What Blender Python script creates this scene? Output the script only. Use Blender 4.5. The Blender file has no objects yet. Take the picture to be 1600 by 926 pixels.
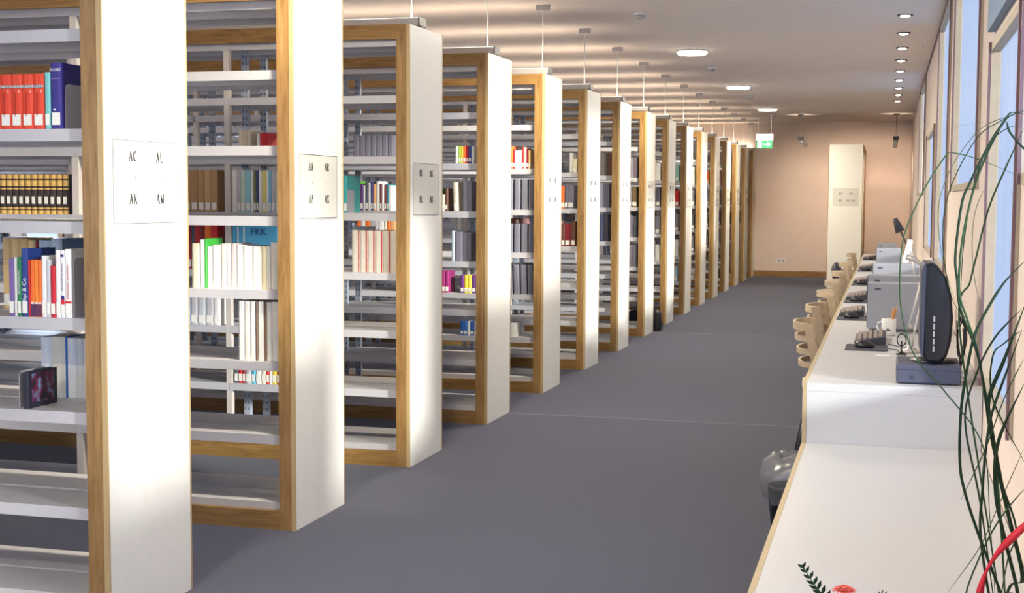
import bpy, math, random
from mathutils import Vector, Matrix
R = math.radians
random.seed(7)
C = bpy.context.scene.collection
SC = bpy.context.scene

# ------------------------------------------------------------------ camera
cam_d = bpy.data.cameras.new('camera')
cam_d.sensor_width = 36.0
cam_d.lens = 2118.43 / 1600 * 36.0
cam_d.clip_start = 0.05
cam_d.clip_end = 200
cam = bpy.data.objects.new('camera', cam_d)
C.objects.link(cam)
YAW, PITCH, ROLL = 0.26977, 0.07221, 0.00543
cy, sy, cp, sp = math.cos(YAW), math.sin(YAW), math.cos(PITCH), math.sin(PITCH)
F = Vector((-sy * cp, cy * cp, -sp))
Rt0 = Vector((cy, sy, 0))
U0 = Rt0.cross(F)
Rt = Rt0 * math.cos(ROLL) + U0 * math.sin(ROLL)
U = -Rt0 * math.sin(ROLL) + U0 * math.cos(ROLL)
M = Matrix((Rt, U, -F)).transposed().to_4x4()
M.translation = Vector((0, 0, 1.5))
cam.matrix_world = M
SC.camera = cam

def px(u, v, y):
    """the point at distance y down the room seen at photo position (u, v)"""
    d = F + Rt * ((u - 800) / 2118.43) - U * ((v - 463) / 2118.43)
    return Vector((0, 0, 1.5)) + d * (y / d.y)

# ------------------------------------------------------------------ light
SC.view_settings.view_transform = 'Standard'
SC.view_settings.look = 'None'
SC.view_settings.exposure = 0.3
SC.view_settings.gamma = 1.0
SC.view_settings.use_curve_mapping = False
world = bpy.data.worlds.new('daylight')
SC.world = world
world.use_nodes = True
wn = world.node_tree.nodes
wn['Background'].inputs[0].default_value = (0.62, 0.76, 1.0, 1)
wn['Background'].inputs[1].default_value = 1.15

def lamp(name, kind, loc, direction, energy, color, **kw):
    d = bpy.data.lights.new(name, kind)
    d.energy = energy
    d.color = color
    for k, v in kw.items():
        setattr(d, k, v)
    o = bpy.data.objects.new(name, d)
    C.objects.link(o)
    o.location = loc
    o.rotation_euler = Vector(direction).to_track_quat('-Z', 'Y').to_euler()
    return o

lamp('sun', 'SUN', (6, -2, 4), (-1, 0.50, -0.25), 15, (1.0, 0.86, 0.62), angle=R(7))
# added daylight fill outside unseen openings beside and behind the camera
lamp('window_daylight', 'AREA', (0.62, 2.35, 1.45), (-1, 0.12, -0.05), 115, (0.66, 0.80, 1.0),  # unseen source, added to brighten the near end panels
     shape='RECTANGLE', size=3.6, size_y=1.4)
lamp('window_daylight', 'AREA', (-10.35, 12.0, 1.7), (1, 0, -0.2), 700, (0.80, 0.88, 1.0),  # daylight of the left wall windows, down the aisles
     shape='RECTANGLE', size=17.0, size_y=1.8)
lamp('window_daylight', 'AREA', (-4.5, -2.75, 1.7), (0.05, 1, -0.12), 110, (0.74, 0.84, 1.0),  # added fill from behind the camera, no window known there
     shape='RECTANGLE', size=7.0, size_y=2.0)

# ------------------------------------------------------------------ helpers
class MB:
    """collects shapes that belong to one mesh object"""
    def __init__(s):
        s.v, s.f, s.m = [], [], []
        s.smooth = []
    def face(s, pts, mi=0, sm=False):
        b = len(s.v)
        s.v += [tuple(p) for p in pts]
        s.f.append(tuple(range(b, b + len(pts))))
        s.m.append(mi); s.smooth.append(sm)
    def box(s, x0, x1, y0, y1, z0, z1, mi=0):
        b = len(s.v)
        s.v += [(x, y, z) for z in (z0, z1) for y in (y0, y1) for x in (x0, x1)]
        for q in ((0, 2, 3, 1), (4, 5, 7, 6), (0, 1, 5, 4), (2, 6, 7, 3), (0, 4, 6, 2), (1, 3, 7, 5)):
            s.f.append(tuple(b + i for i in q)); s.m.append(mi); s.smooth.append(False)
        return s
    def prism(s, poly, axis, a, b_, mi=0, sm=False):
        """extrude a 2D polygon along an axis from a to b_"""
        def P(p, t):
            if axis == 'z': return (p[0], p[1], t)
            if axis == 'y': return (p[0], t, p[1])
            return (t, p[0], p[1])
        n = len(poly); b = len(s.v)
        s.v += [P(p, a) for p in poly] + [P(p, b_) for p in poly]
        for i in range(n):
            j = (i + 1) % n
            s.f.append((b + i, b + j, b + n + j, b + n + i)); s.m.append(mi); s.smooth.append(sm)
        s.f.append(tuple(b + i for i in reversed(range(n)))); s.m.append(mi); s.smooth.append(False)
        s.f.append(tuple(b + n + i for i in range(n))); s.m.append(mi); s.smooth.append(False)
        return s
    def tube(s, path, r, n=8, mi=0, closed=False):
        path = [Vector(p) for p in path]
        rr = r if isinstance(r, (list, tuple)) else [r] * len(path)
        rings = []
        up = Vector((0, 0, 1))
        for i, p in enumerate(path):
            a = path[i - 1] if i > 0 or closed else p
            c = path[(i + 1) % len(path)] if i < len(path) - 1 or closed else p
            t = (c - a).normalized()
            w = t.cross(up)
            if w.length < 1e-3: w = t.cross(Vector((1, 0, 0)))
            w.normalize(); q = w.cross(t)
            b = len(s.v)
            for k in range(n):
                an = 2 * math.pi * k / n
                s.v.append(tuple(p + w * (rr[i] * math.cos(an)) + q * (rr[i] * math.sin(an))))
            rings.append(b)
        m = len(rings)
        for i in range(m if closed else m - 1):
            a, c = rings[i], rings[(i + 1) % m]
            for k in range(n):
                l = (k + 1) % n
                s.f.append((a + k, a + l, c + l, c + k)); s.m.append(mi); s.smooth.append(True)
        if not closed:
            s.f.append(tuple(rings[0] + k for k in reversed(range(n)))); s.m.append(mi); s.smooth.append(False)
            s.f.append(tuple(rings[-1] + k for k in range(n))); s.m.append(mi); s.smooth.append(False)
        return s
    def lathe(s, prof, c=(0, 0, 0), n=24, mi=0, sx=1, sy_=1):
        b = len(s.v)
        for r, z in prof:
            for k in range(n):
                an = 2 * math.pi * k / n
                s.v.append((c[0] + sx * r * math.cos(an), c[1] + sy_ * r * math.sin(an), c[2] + z))
        for i in range(len(prof) - 1):
            for k in range(n):
                l = (k + 1) % n
                s.f.append((b + i * n + k, b + i * n + l, b + (i + 1) * n + l, b + (i + 1) * n + k))
                s.m.append(mi); s.smooth.append(True)
        for i, rev in ((0, True), (len(prof) - 1, False)):
            if prof[i][0] > 1e-4:
                ids = [b + i * n + k for k in range(n)]
                s.f.append(tuple(reversed(ids)) if rev else tuple(ids)); s.m.append(mi); s.smooth.append(False)
        return s
    def ribbon(s, path, widths, wdir, mi=0, fold=0.25):
        """a blade: narrow, slightly V-folded strip along a path, with thickness"""
        path = [Vector(p) for p in path]
        wd = Vector(wdir).normalized()
        b = len(s.v)
        for i, p in enumerate(path):
            a = path[max(i - 1, 0)]; c = path[min(i + 1, len(path) - 1)]
            t = (c - a).normalized()
            n_ = t.cross(wd)
            if n_.length < 1e-3: n_ = Vector((0, 1, 0))
            n_.normalize(); w = n_.cross(t).normalized()
            h = widths[i] / 2
            for q in (p - w * h + n_ * h * fold, p - n_ * h * fold, p + w * h + n_ * h * fold, p + n_ * (h * 0.35)):
                s.v.append(tuple(q))
        for i in range(len(path) - 1):
            for k in range(4):
                l = (k + 1) % 4
                s.f.append((b + 4 * i + k, b + 4 * i + l, b + 4 * i + 4 + l, b + 4 * i + 4 + k))
                s.m.append(mi); s.smooth.append(True)
        return s
    def build(s, name, mats, parent=None, bevel=0, loc=None, recalc=False):
        me = bpy.data.meshes.new(name)
        me.from_pydata(s.v, [], s.f)
        if not isinstance(mats, (list, tuple)): mats = [mats]
        for m in mats: me.materials.append(m)
        me.polygons.foreach_set('material_index', s.m)
        me.polygons.foreach_set('use_smooth', s.smooth)
        me.update()
        o = bpy.data.objects.new(name, me)
        C.objects.link(o)
        if parent: o.parent = parent
        if loc: o.location = loc
        if bevel:
            b = o.modifiers.new('bevel', 'BEVEL'); b.width = bevel; b.segments = 2; b.limit_method = 'ANGLE'
        return o

def tag(o, label, cat, group=None):
    o['label'] = label; o['category'] = cat
    if group: o['group'] = group
    return o
def thing(name, label, cat, loc=(0, 0, 0), rz=0, group=None):
    o = bpy.data.objects.new(name, None); C.objects.link(o)
    o.location = loc; o.rotation_euler = (0, 0, rz); o.empty_display_size = 0.1
    return tag(o, label, cat, group)
def struct(o):
    o['kind'] = 'structure'; return o
def copy_tree(o, parent=None):
    c = o.copy(); C.objects.link(c); c.parent = parent
    for ch in list(o.children): copy_tree(ch, c)
    return c

# ------------------------------------------------------------------ materials
def lin(c):
    return tuple(((x / 255) / 12.92 if x / 255 <= 0.04045 else ((x / 255 + 0.055) / 1.055) ** 2.4) for x in c) + (1,)
def mat(name, rgb, rough=0.6, metal=0.0, noise=0.0, scale=20, bump=0.0, spec=0.5, stretch=(1, 1, 1), coat=0.0):
    m = bpy.data.materials.new(name); m.use_nodes = True
    nt = m.node_tree; b = nt.nodes['Principled BSDF']
    col = lin(rgb)
    b.inputs['Base Color'].default_value = col
    b.inputs['Roughness'].default_value = rough
    b.inputs['Metallic'].default_value = metal
    b.inputs['Specular IOR Level'].default_value = spec
    if coat: b.inputs['Coat Weight'].default_value = coat
    tc = nt.nodes.new('ShaderNodeTexCoord'); mp = nt.nodes.new('ShaderNodeMapping')
    mp.inputs['Scale'].default_value = stretch
    nz = nt.nodes.new('ShaderNodeTexNoise'); nz.inputs['Scale'].default_value = scale; nz.inputs['Detail'].default_value = 4
    nt.links.new(tc.outputs['Object'], mp.inputs[0]); nt.links.new(mp.outputs[0], nz.inputs['Vector'])
    rp = nt.nodes.new('ShaderNodeValToRGB')
    n = max(noise, 0.015)
    rp.color_ramp.elements[0].color = tuple(c * (1 - n) for c in col[:3]) + (1,)
    rp.color_ramp.elements[1].color = tuple(min(1, c * (1 + n)) for c in col[:3]) + (1,)
    rp.color_ramp.elements[0].position = 0.3; rp.color_ramp.elements[1].position = 0.7
    nt.links.new(nz.outputs['Fac'], rp.inputs[0]); nt.links.new(rp.outputs[0], b.inputs['Base Color'])
    if bump:
        bp = nt.nodes.new('ShaderNodeBump'); bp.inputs['Strength'].default_value = bump; bp.inputs['Distance'].default_value = 0.004
        nt.links.new(nz.outputs['Fac'], bp.inputs['Height']); nt.links.new(bp.outputs[0], b.inputs['Normal'])
    return m
def wood_mat(name, a, b_, axis='z', rough=0.45):
    m = bpy.data.materials.new(name); m.use_nodes = True
    nt = m.node_tree; b = nt.nodes['Principled BSDF']; b.inputs['Roughness'].default_value = rough
    tc = nt.nodes.new('ShaderNodeTexCoord'); mp = nt.nodes.new('ShaderNodeMapping')
    mp.inputs['Scale'].default_value = (14, 14, 1.3) if axis == 'z' else (1.3, 14, 14)
    nz = nt.nodes.new('ShaderNodeTexNoise'); nz.inputs['Scale'].default_value = 3.2; nz.inputs['Detail'].default_value = 9
    nz.inputs['Distortion'].default_value = 1.2
    rp = nt.nodes.new('ShaderNodeValToRGB')
    rp.color_ramp.elements[0].color = lin(a); rp.color_ramp.elements[1].color = lin(b_)
    rp.color_ramp.elements[0].position = 0.30; rp.color_ramp.elements[1].position = 0.72
    nt.links.new(tc.outputs['Object'], mp.inputs[0]); nt.links.new(mp.outputs[0], nz.inputs['Vector'])
    nt.links.new(nz.outputs['Fac'], rp.inputs[0]); nt.links.new(rp.outputs[0], b.inputs['Base Color'])
    bp = nt.nodes.new('ShaderNodeBump'); bp.inputs['Strength'].default_value = 0.12; bp.inputs['Distance'].default_value = 0.002
    nt.links.new(nz.outputs['Fac'], bp.inputs['Height']); nt.links.new(bp.outputs[0], b.inputs['Normal'])
    return m
def emit(name, rgb, strength):
    m = bpy.data.materials.new(name); m.use_nodes = True
    nt = m.node_tree; b = nt.nodes['Principled BSDF']
    b.inputs['Base Color'].default_value = lin(rgb)
    b.inputs['Emission Color'].default_value = lin(rgb); b.inputs['Emission Strength'].default_value = strength
    return m
def carpet_mat():
    m = bpy.data.materials.new('carpet'); m.use_nodes = True
    nt = m.node_tree; b = nt.nodes['Principled BSDF']; b.inputs['Roughness'].default_value = 0.95
    b.inputs['Specular IOR Level'].default_value = 0.15
    b.inputs['Sheen Weight'].default_value = 0.25; b.inputs['Sheen Roughness'].default_value = 0.5
    tc = nt.nodes.new('ShaderNodeTexCoord')
    n1 = nt.nodes.new('ShaderNodeTexNoise'); n1.inputs['Scale'].default_value = 160; n1.inputs['Detail'].default_value = 3
    n2 = nt.nodes.new('ShaderNodeTexNoise'); n2.inputs['Scale'].default_value = 900
    for n in (n1, n2): nt.links.new(tc.outputs['Object'], n.inputs['Vector'])
    mx = nt.nodes.new('ShaderNodeMath'); mx.operation = 'ADD'
    nt.links.new(n1.outputs['Fac'], mx.inputs[0]); nt.links.new(n2.outputs['Fac'], mx.inputs[1])
    hf = nt.nodes.new('ShaderNodeMath'); hf.operation = 'MULTIPLY'; hf.inputs[1].default_value = 0.5
    nt.links.new(mx.outputs[0], hf.inputs[0])
    rp = nt.nodes.new('ShaderNodeValToRGB')
    rp.color_ramp.elements[0].color = lin((36, 38, 60)); rp.color_ramp.elements[1].color = lin((60, 62, 86))
    rp.color_ramp.elements[0].position = 0.38; rp.color_ramp.elements[1].position = 0.62
    nt.links.new(hf.outputs[0], rp.inputs[0]); nt.links.new(rp.outputs[0], b.inputs['Base Color'])
    bp = nt.nodes.new('ShaderNodeBump'); bp.inputs['Strength'].default_value = 0.5; bp.inputs['Distance'].default_value = 0.004
    nt.links.new(n2.outputs['Fac'], bp.inputs['Height']); nt.links.new(bp.outputs[0], b.inputs['Normal'])
    return m
def perforated_mat():
    """steel strip with two columns of dark slots"""
    m = bpy.data.materials.new('perforated_steel'); m.use_nodes = True
    nt = m.node_tree; b = nt.nodes['Principled BSDF']; b.inputs['Roughness'].default_value = 0.45
    tc = nt.nodes.new('ShaderNodeTexCoord'); sx = nt.nodes.new('ShaderNodeSeparateXYZ')
    nt.links.new(tc.outputs['Object'], sx.inputs[0])
    def op(o, a, b_=None):
        n = nt.nodes.new('ShaderNodeMath'); n.operation = o
        for i, q in enumerate((a, b_)):
            if q is None: continue
            if isinstance(q, (int, float)): n.inputs[i].default_value = q
            else: nt.links.new(q, n.inputs[i])
        return n.outputs[0]
    zz = op('PINGPONG', sx.outputs['Z'], 0.020)
    zc = op('LESS_THAN', zz, 0.007)
    xx = op('ABSOLUTE', op('SUBTRACT', op('ABSOLUTE', sx.outputs['X']), 0.0105))
    xc = op('LESS_THAN', xx, 0.004)
    f_ = op('MULTIPLY', zc, xc)
    mx = nt.nodes.new('ShaderNodeMix'); mx.data_type = 'RGBA'
    mx.inputs['A'].default_value = lin((168, 176, 190)); mx.inputs['B'].default_value = lin((84, 88, 104))
    nt.links.new(f_, mx.inputs['Factor']); nt.links.new(mx.outputs['Result'], b.inputs['Base Color'])
    return m
def pane_mat(name, rgb, mixf):
    m = bpy.data.materials.new(name); m.use_nodes = True
    nt = m.node_tree; nt.nodes.remove(nt.nodes['Principled BSDF'])
    out = nt.nodes['Material Output']
    tr = nt.nodes.new('ShaderNodeBsdfTransparent'); tr.inputs[0].default_value = lin(rgb)
    tl = nt.nodes.new('ShaderNodeBsdfTranslucent'); tl.inputs[0].default_value = lin(rgb)
    df = nt.nodes.new('ShaderNodeBsdfDiffuse'); df.inputs[0].default_value = lin(rgb)
    gl = nt.nodes.new('ShaderNodeBsdfGlossy'); gl.inputs['Roughness'].default_value = 0.25
    tc = nt.nodes.new('ShaderNodeTexCoord'); mp = nt.nodes.new('ShaderNodeMapping'); mp.inputs['Scale'].default_value = (1, 5, 0.35)
    nz = nt.nodes.new('ShaderNodeTexNoise'); nz.inputs['Scale'].default_value = 2.2
    nt.links.new(tc.outputs['Object'], mp.inputs[0]); nt.links.new(mp.outputs[0], nz.inputs['Vector'])
    rp = nt.nodes.new('ShaderNodeValToRGB')
    rp.color_ramp.elements[0].color = tuple(c * 0.82 for c in lin(rgb)[:3]) + (1,); rp.color_ramp.elements[1].color = lin(rgb)
    nt.links.new(nz.outputs['Fac'], rp.inputs[0]); nt.links.new(rp.outputs[0], tl.inputs[0]); nt.links.new(rp.outputs[0], tr.inputs[0])
    m1 = nt.nodes.new('ShaderNodeMixShader'); m1.inputs[0].default_value = mixf
    m2 = nt.nodes.new('ShaderNodeMixShader'); m2.inputs[0].default_value = 0.45
    m3 = nt.nodes.new('ShaderNodeMixShader'); m3.inputs[0].default_value = 0.06
    nt.links.new(tl.outputs[0], m2.inputs[1]); nt.links.new(df.outputs[0], m2.inputs[2])
    nt.links.new(tr.outputs[0], m1.inputs[1]); nt.links.new(m2.outputs[0], m1.inputs[2])
    nt.links.new(m1.outputs[0], m3.inputs[1]); nt.links.new(gl.outputs[0], m3.inputs[2])
    nt.links.new(m3.outputs[0], out.inputs[0])
    return m

MT = {}
MT['wood_v'] = wood_mat('oak_upright', (122, 88, 44), (162, 126, 76), 'z')
MT['wood_h'] = wood_mat('oak_rail', (120, 86, 42), (160, 124, 72), 'x')
MT['panel'] = mat('white_laminate', (240, 238, 232), 0.5, noise=0.01)
MT['signplate'] = mat('sign_sheet', (216, 214, 208), 0.6)
MT['band'] = mat('edge_banding', (182, 156, 112), 0.5)
MT['steel'] = mat('painted_shelf_steel', (190, 188, 192), 0.42, noise=0.02)
MT['steel_cream'] = mat('painted_upright_steel', (206, 198, 190), 0.45)
MT['perf'] = perforated_mat()
MT['bookend'] = mat('grey_bookend_steel', (178, 176, 186), 0.4)
MT['wall'] = mat('warm_plaster', (220, 204, 194), 0.9, noise=0.02, scale=6)
MT['ceil'] = mat('ceiling_plaster', (226, 214, 206), 0.95, noise=0.015, scale=5)
MT['carpet'] = carpet_mat()
MT['seam'] = mat('carpet_seam', (128, 124, 132), 0.9)
MT['desk'] = mat('desk_laminate', (196, 197, 202), 0.38, noise=0.01)
MT['desk_edge'] = mat('desk_wood_edge', (180, 162, 128), 0.5, noise=0.05)
MT['alu'] = mat('brushed_aluminium', (150, 150, 156), 0.35, metal=0.6)
MT['lightgrey'] = mat('luminaire_grey', (176, 172, 172), 0.5)
MT['mauve'] = mat('window_frame_dark', (112, 84, 92), 0.5)
MT['frame_wood'] = mat('window_frame_wood', (172, 158, 138), 0.5, noise=0.05)
MT['pane'] = pane_mat('sheer_window_blind', (172, 184, 206), 0.16)
MT['clear'] = pane_mat('clear_window', (235, 240, 250), 0.04)
MT['blackp'] = mat('black_plastic', (13, 14, 24), 0.35, coat=0.3)
MT['darkp'] = mat('dark_grey_plastic', (52, 54, 66), 0.5)
MT['casegrey'] = mat('grey_computer_case', (150, 154, 166), 0.5)
MT['pcblue'] = mat('slate_grey_case', (72, 76, 98), 0.5, noise=0.04)
MT['keys'] = mat('beige_keys', (150, 138, 132), 0.6)
MT['silver'] = mat('silver_tube', (205, 200, 198), 0.3, metal=0.5)
MT['chair'] = mat('cream_plywood', (188, 166, 138), 0.45, noise=0.05, stretch=(1, 1, 6))
MT['chrome'] = mat('chrome', (180, 180, 184), 0.2, metal=1.0)
MT['white'] = mat('plain_white', (236, 236, 236), 0.5)
MT['ink'] = mat('grey_print', (40, 40, 40), 0.7)
MT['signline'] = mat('sign_frame_line', (100, 100, 98), 0.6)
MT['paper'] = mat('page_paper', (226, 216, 196), 0.85, noise=0.05, scale=60)
MT['sticker'] = mat('spine_sticker', (240, 238, 230), 0.6)
MT['stickerink'] = mat('sticker_print', (90, 90, 96), 0.7)
MT['leaf'] = mat('dark_green_leaf', (22, 46, 26), 0.6, spec=0.2, noise=0.2)
MT['leaf2'] = mat('mid_green_leaf', (44, 74, 42), 0.6, spec=0.2, noise=0.2)
MT['leafthin'] = mat('pale_green_leaf', (96, 120, 88), 0.5, noise=0.1)
MT['red'] = mat('red_ribbon', (216, 30, 56), 0.4)
MT['petal'] = mat('coral_petal', (238, 96, 86), 0.6, noise=0.15)
MT['petal2'] = mat('gerbera_centre', (236, 170, 70), 0.8)
MT['pot'] = mat('glazed_pot', (92, 80, 76), 0.4)
MT['soil'] = mat('soil', (46, 34, 28), 0.95, noise=0.3)
MT['gold'] = mat('gilt_band', (214, 172, 92), 0.4, metal=0.3)
MT['glow'] = emit('lit_diffuser', (255, 246, 226), 9.0)
MT['glowspot'] = emit('lit_spot', (255, 240, 214), 14.0)
MT['glowlamp'] = emit('lit_tube', (255, 252, 240), 2.2)
MT['exit'] = emit('exit_green', (20, 150, 96), 0.55)
MT['exitw'] = emit('exit_white', (230, 255, 244), 0.9)
_bm = {}
def bmat(rgb):
    k = tuple(rgb)
    if k not in _bm: _bm[k] = mat('book_cloth', rgb, 0.55, noise=0.05, scale=40)
    return _bm[k]

# ------------------------------------------------------------------ setting
XL, YB, YE, ZC, XW = -10.2, -2.6, 27.05, 3.0, 0.40
struct(MB().box(XL, XW + 0.3, YB, YE, -0.1, 0.0).build('floor', MT['carpet']))
struct(MB().box(XL, XW + 0.02, YB, YE, ZC, ZC + 0.1).build('ceiling', MT['ceil']))
struct(MB().box(XL, XW + 0.3, YE, YE + 0.12, 0, ZC).build('wall_end', MT['wall']))
struct(MB().box(XL, -1.02, YE - 0.018, YE, 0, 0.11).build('baseboard_end', MT['wood_h']))
for i, (y, x0, x1) in enumerate(((9.08, -2.52, -0.30), (15.1, -2.52, -0.30))):
    struct(MB().box(x0, x1, y - 0.006, y + 0.006, 0.0, 0.002).build('trim_%d' % (i + 1), MT['seam']))

def wall_with_holes(name, x0, x1, y0, y1, holes, m):
    """a wall along y with rectangular openings (ya, yb, za, zb), holes sorted along y"""
    w = MB(); y = y0
    ys = sorted(set([y0, y1] + [h[0] for h in holes] + [h[1] for h in holes]))
    for a, b in zip(ys[:-1], ys[1:]):
        zz = 0.0
        for h in sorted([h for h in holes if h[0] <= a + 1e-6 and h[1] >= b - 1e-6], key=lambda h: h[2]):
            if h[2] > zz + 1e-6: w.box(x0, x1, a, b, zz, h[2])
            zz = h[3]
        if zz < ZC - 1e-6: w.box(x0, x1, a, b, zz, ZC)
    return struct(w.build(name, m))

RW = [  # y0, y1, z0, z1, kind  (openings of the window wall)
    (0.55, 2.40, 0.76, 1.45, 'pane'),  # this and the next two: unseen openings, shaped for where the sun lands
    (2.48, 3.30, 1.20, 2.90, 'pane'),
    (3.60, 4.46, 1.55, 2.60, 'pane'),
    (4.54, 5.90, 0.74, 2.14, 'pane'),
    (6.62, 9.25, 1.56, 2.96, 'pane'),
    (9.98, 12.2, 0.98, 2.96, 'pane'),
    (12.95, 15.55, 0.98, 2.2, 'pane'),
    (16.7, 19.3, 1.56, 2.96, 'pane'),
]
wall_with_holes('wall_right', XW, XW + 0.03, YB, YE, [h[:4] for h in RW], MT['wall'])
for i, (a, b, c, d, k) in enumerate(RW):
    fr = MB()
    x0, x1 = XW - 0.012, XW + 0.028
    t = 0.035
    fr.box(x0, x1, a + 0.001, a + t, c + 0.001, d - 0.001, 0); fr.box(x0, x1, b - t, b - 0.001, c + 0.001, d - 0.001, 0)
    fr.box(x0, x1, a + t, b - t, c + 0.001, c + t, 0); fr.box(x0, x1, a + t, b - t, d - t, d - 0.001, 0)
    dark = MB()
    dark.box(x0 - 0.010, x0 - 0.0005, a + 0.001, a + 0.022, c, d)
    dark.box(x0 - 0.010, x0 - 0.0005, b - t, b - t + 0.022, c, d)
    o = struct(fr.build('window_%d' % (i + 1), MT['frame_wood']))
    dark.build('dark_frame_line', MT['mauve'], o)
    p = MB(); p.face([(XW + 0.022, a, c), (XW + 0.022, b, c), (XW + 0.022, b, d), (XW + 0.022, a, d)])
    if k == 'clear':
        fm = MB(); yy = a
        for q in ([1.9] if i == 0 else []): fm.box(XW + 0.02, XW + 0.045, q - 0.02, q + 0.02, c, d)
        if i == 0: fm.build('mullion', MT['frame_wood'], o)
    p.build('pane', MT[k], o)
# dark gap between window wall and ceiling
struct(MB().box(XW - 0.012, XW - 0.0005, YB, 19.5, ZC - 0.02, ZC - 0.001).build('trim_3', MT['mauve']))
# upper blind over the nearest visible window
struct(MB().box(XW - 0.03, XW - 0.002, 3.9, 5.86, 2.18, 2.94).build('trim_4', mat('slate_blue_header', (128, 150, 176), 0.8)))
# left wall with high windows
LW = [(4.2 + 3.4 * i, 7.2 + 3.4 * i, 0.5, 2.7) for i in range(6)]
wall_with_holes('wall_left', XL - 0.1, XL, YB, YE, LW, MT['wall'])
for i, (a, b, c, d) in enumerate(LW):
    fr = MB()
    fr.box(XL - 0.06, XL + 0.02, a, a + 0.06, c, d); fr.box(XL - 0.06, XL + 0.02, b - 0.06, b, c, d)
    fr.box(XL - 0.06, XL + 0.02, (a + b) / 2 - 0.03, (a + b) / 2 + 0.03, c, d)
    fr.box(XL - 0.06, XL + 0.02, a, b, c, c + 0.05); fr.box(XL - 0.06, XL + 0.02, a, b, d - 0.05, d)
    o = struct(fr.build('window_%d' % (i + 9), MT['frame_wood']))
    p = MB(); p.face([(XL - 0.045, a, c), (XL - 0.045, b, c), (XL - 0.045, b, d), (XL - 0.045, a, d)]); p.build('pane', MT['clear'], o)
struct(MB().box(XL, -8.2, YB - 0.1, YB, 0, ZC).box(-0.9, XW + 0.1, YB - 0.1, YB, 0, ZC).box(-8.2, -0.9, YB - 0.1, YB, 0, 0.6)
       .box(-8.2, -0.9, YB - 0.1, YB, 2.75, ZC).build('wall_back', MT['wall']))

# ------------------------------------------------------------------ letters for the shelf signs (stroke built, with serifs)
def glyph(mb, ch, oy, oz, h, x, mi=0):
    """upright serif capital in the y/z plane facing +x; oy grows to the reader's right"""
    t, T = h * 0.075, h * 0.17
    w = h * 0.62
    def bar(a, b, th):
        a = Vector((a[0] * w, a[1] * h)); b = Vector((b[0] * w, b[1] * h))
        d = (b - a).normalized(); n = Vector((-d.y, d.x)) * th / 2
        pts = [a + n, a - n, b - n, b + n]
        mb.prism([(oy + p.x, oz + p.y) for p in pts], 'x', x, x + 0.0012, mi)
    def serif(cx, cz): bar((cx - 0.17, cz), (cx + 0.17, cz), t)
    def arc(cx, cz, rx, rz, a0, a1, th, n=10):
        q = [(cx + rx * math.cos(R(a0 + (a1 - a0) * i / n)), cz + rz * math.sin(R(a0 + (a1 - a0) * i / n))) for i in range(n + 1)]
        for p, r in zip(q[:-1], q[1:]): bar(p, r, th)
    if ch == 'A':
        bar((0.08, 0), (0.5, 1), t); bar((0.5, 1), (0.92, 0), T); bar((0.24, 0.36), (0.76, 0.36), t); serif(0.08, 0); serif(0.92, 0)
    elif ch == 'C':
        arc(0.55, 0.5, 0.45, 0.5, 45, 315, T * 0.8, 14); bar((0.87, 0.68), (0.87, 0.95), t)
    elif ch == 'L':
        bar((0.25, 0), (0.25, 1), T); bar((0.1, 0.02), (0.9, 0.02), t); bar((0.9, 0), (0.9, 0.25), t); serif(0.25, 1)
    elif ch == 'K':
        bar((0.2, 0), (0.2, 1), T); bar((0.25, 0.4), (0.85, 1), t); bar((0.4, 0.55), (0.92, 0), T); serif(0.2, 0); serif(0.2, 1); serif(0.85, 1); serif(0.92, 0)
    elif ch == 'M':
        bar((0.1, 0), (0.12, 1), t); bar((0.12, 1), (0.5, 0.05), T); bar((0.5, 0.05), (0.9, 1), t); bar((0.92, 0), (0.92, 1), T); serif(0.1, 0); serif(0.92, 0)
    elif ch == 'N':
        bar((0.14, 0), (0.14, 1), t); bar((0.14, 1), (0.88, 0), T); bar((0.88, 0), (0.88, 1), t); serif(0.14, 0); serif(0.88, 1)
    elif ch == 'E':
        bar((0.22, 0), (0.22, 1), T); bar((0.1, 0.98), (0.88, 0.98), t); bar((0.1, 0.02), (0.92, 0.02), t); bar((0.22, 0.52), (0.68, 0.52), t)
        bar((0.88, 0.78), (0.88, 1), t); bar((0.92, 0), (0.92, 0.22), t)
    elif ch == 'P':
        bar((0.24, 0), (0.24, 1), T); arc(0.45, 0.75, 0.4, 0.24, 90, -90, T * 0.8); bar((0.24, 0.98), (0.48, 0.98), t); bar((0.24, 0.51), (0.48, 0.51), t); serif(0.24, 0)
    elif ch == 'X':
        bar((0.1, 1), (0.9, 0), T); bar((0.1, 0), (0.88, 1), t); serif(0.1, 0); serif(0.9, 0); serif(0.1, 1); serif(0.9, 1)
    elif ch == 'R':
        bar((0.24, 0), (0.24, 1), T); arc(0.45, 0.75, 0.4, 0.24, 90, -90, T * 0.8); bar((0.24, 0.98), (0.48, 0.98), t); bar((0.45, 0.5), (0.95, 0), T); serif(0.24, 0)
    elif ch == 'B':
        bar((0.22, 0), (0.22, 1), T); arc(0.42, 0.75, 0.38, 0.23, 90, -90, T * 0.8); arc(0.42, 0.26, 0.44, 0.25, 90, -90, T * 0.8)
        bar((0.1, 0.98), (0.45, 0.98), t); bar((0.1, 0.02), (0.45, 0.02), t)
    elif ch == '.':
        bar((0.45, 0.45), (0.62, 0.45), T)
    elif ch == '-':
        bar((0.2, 0.5), (0.8, 0.5), T)

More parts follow.
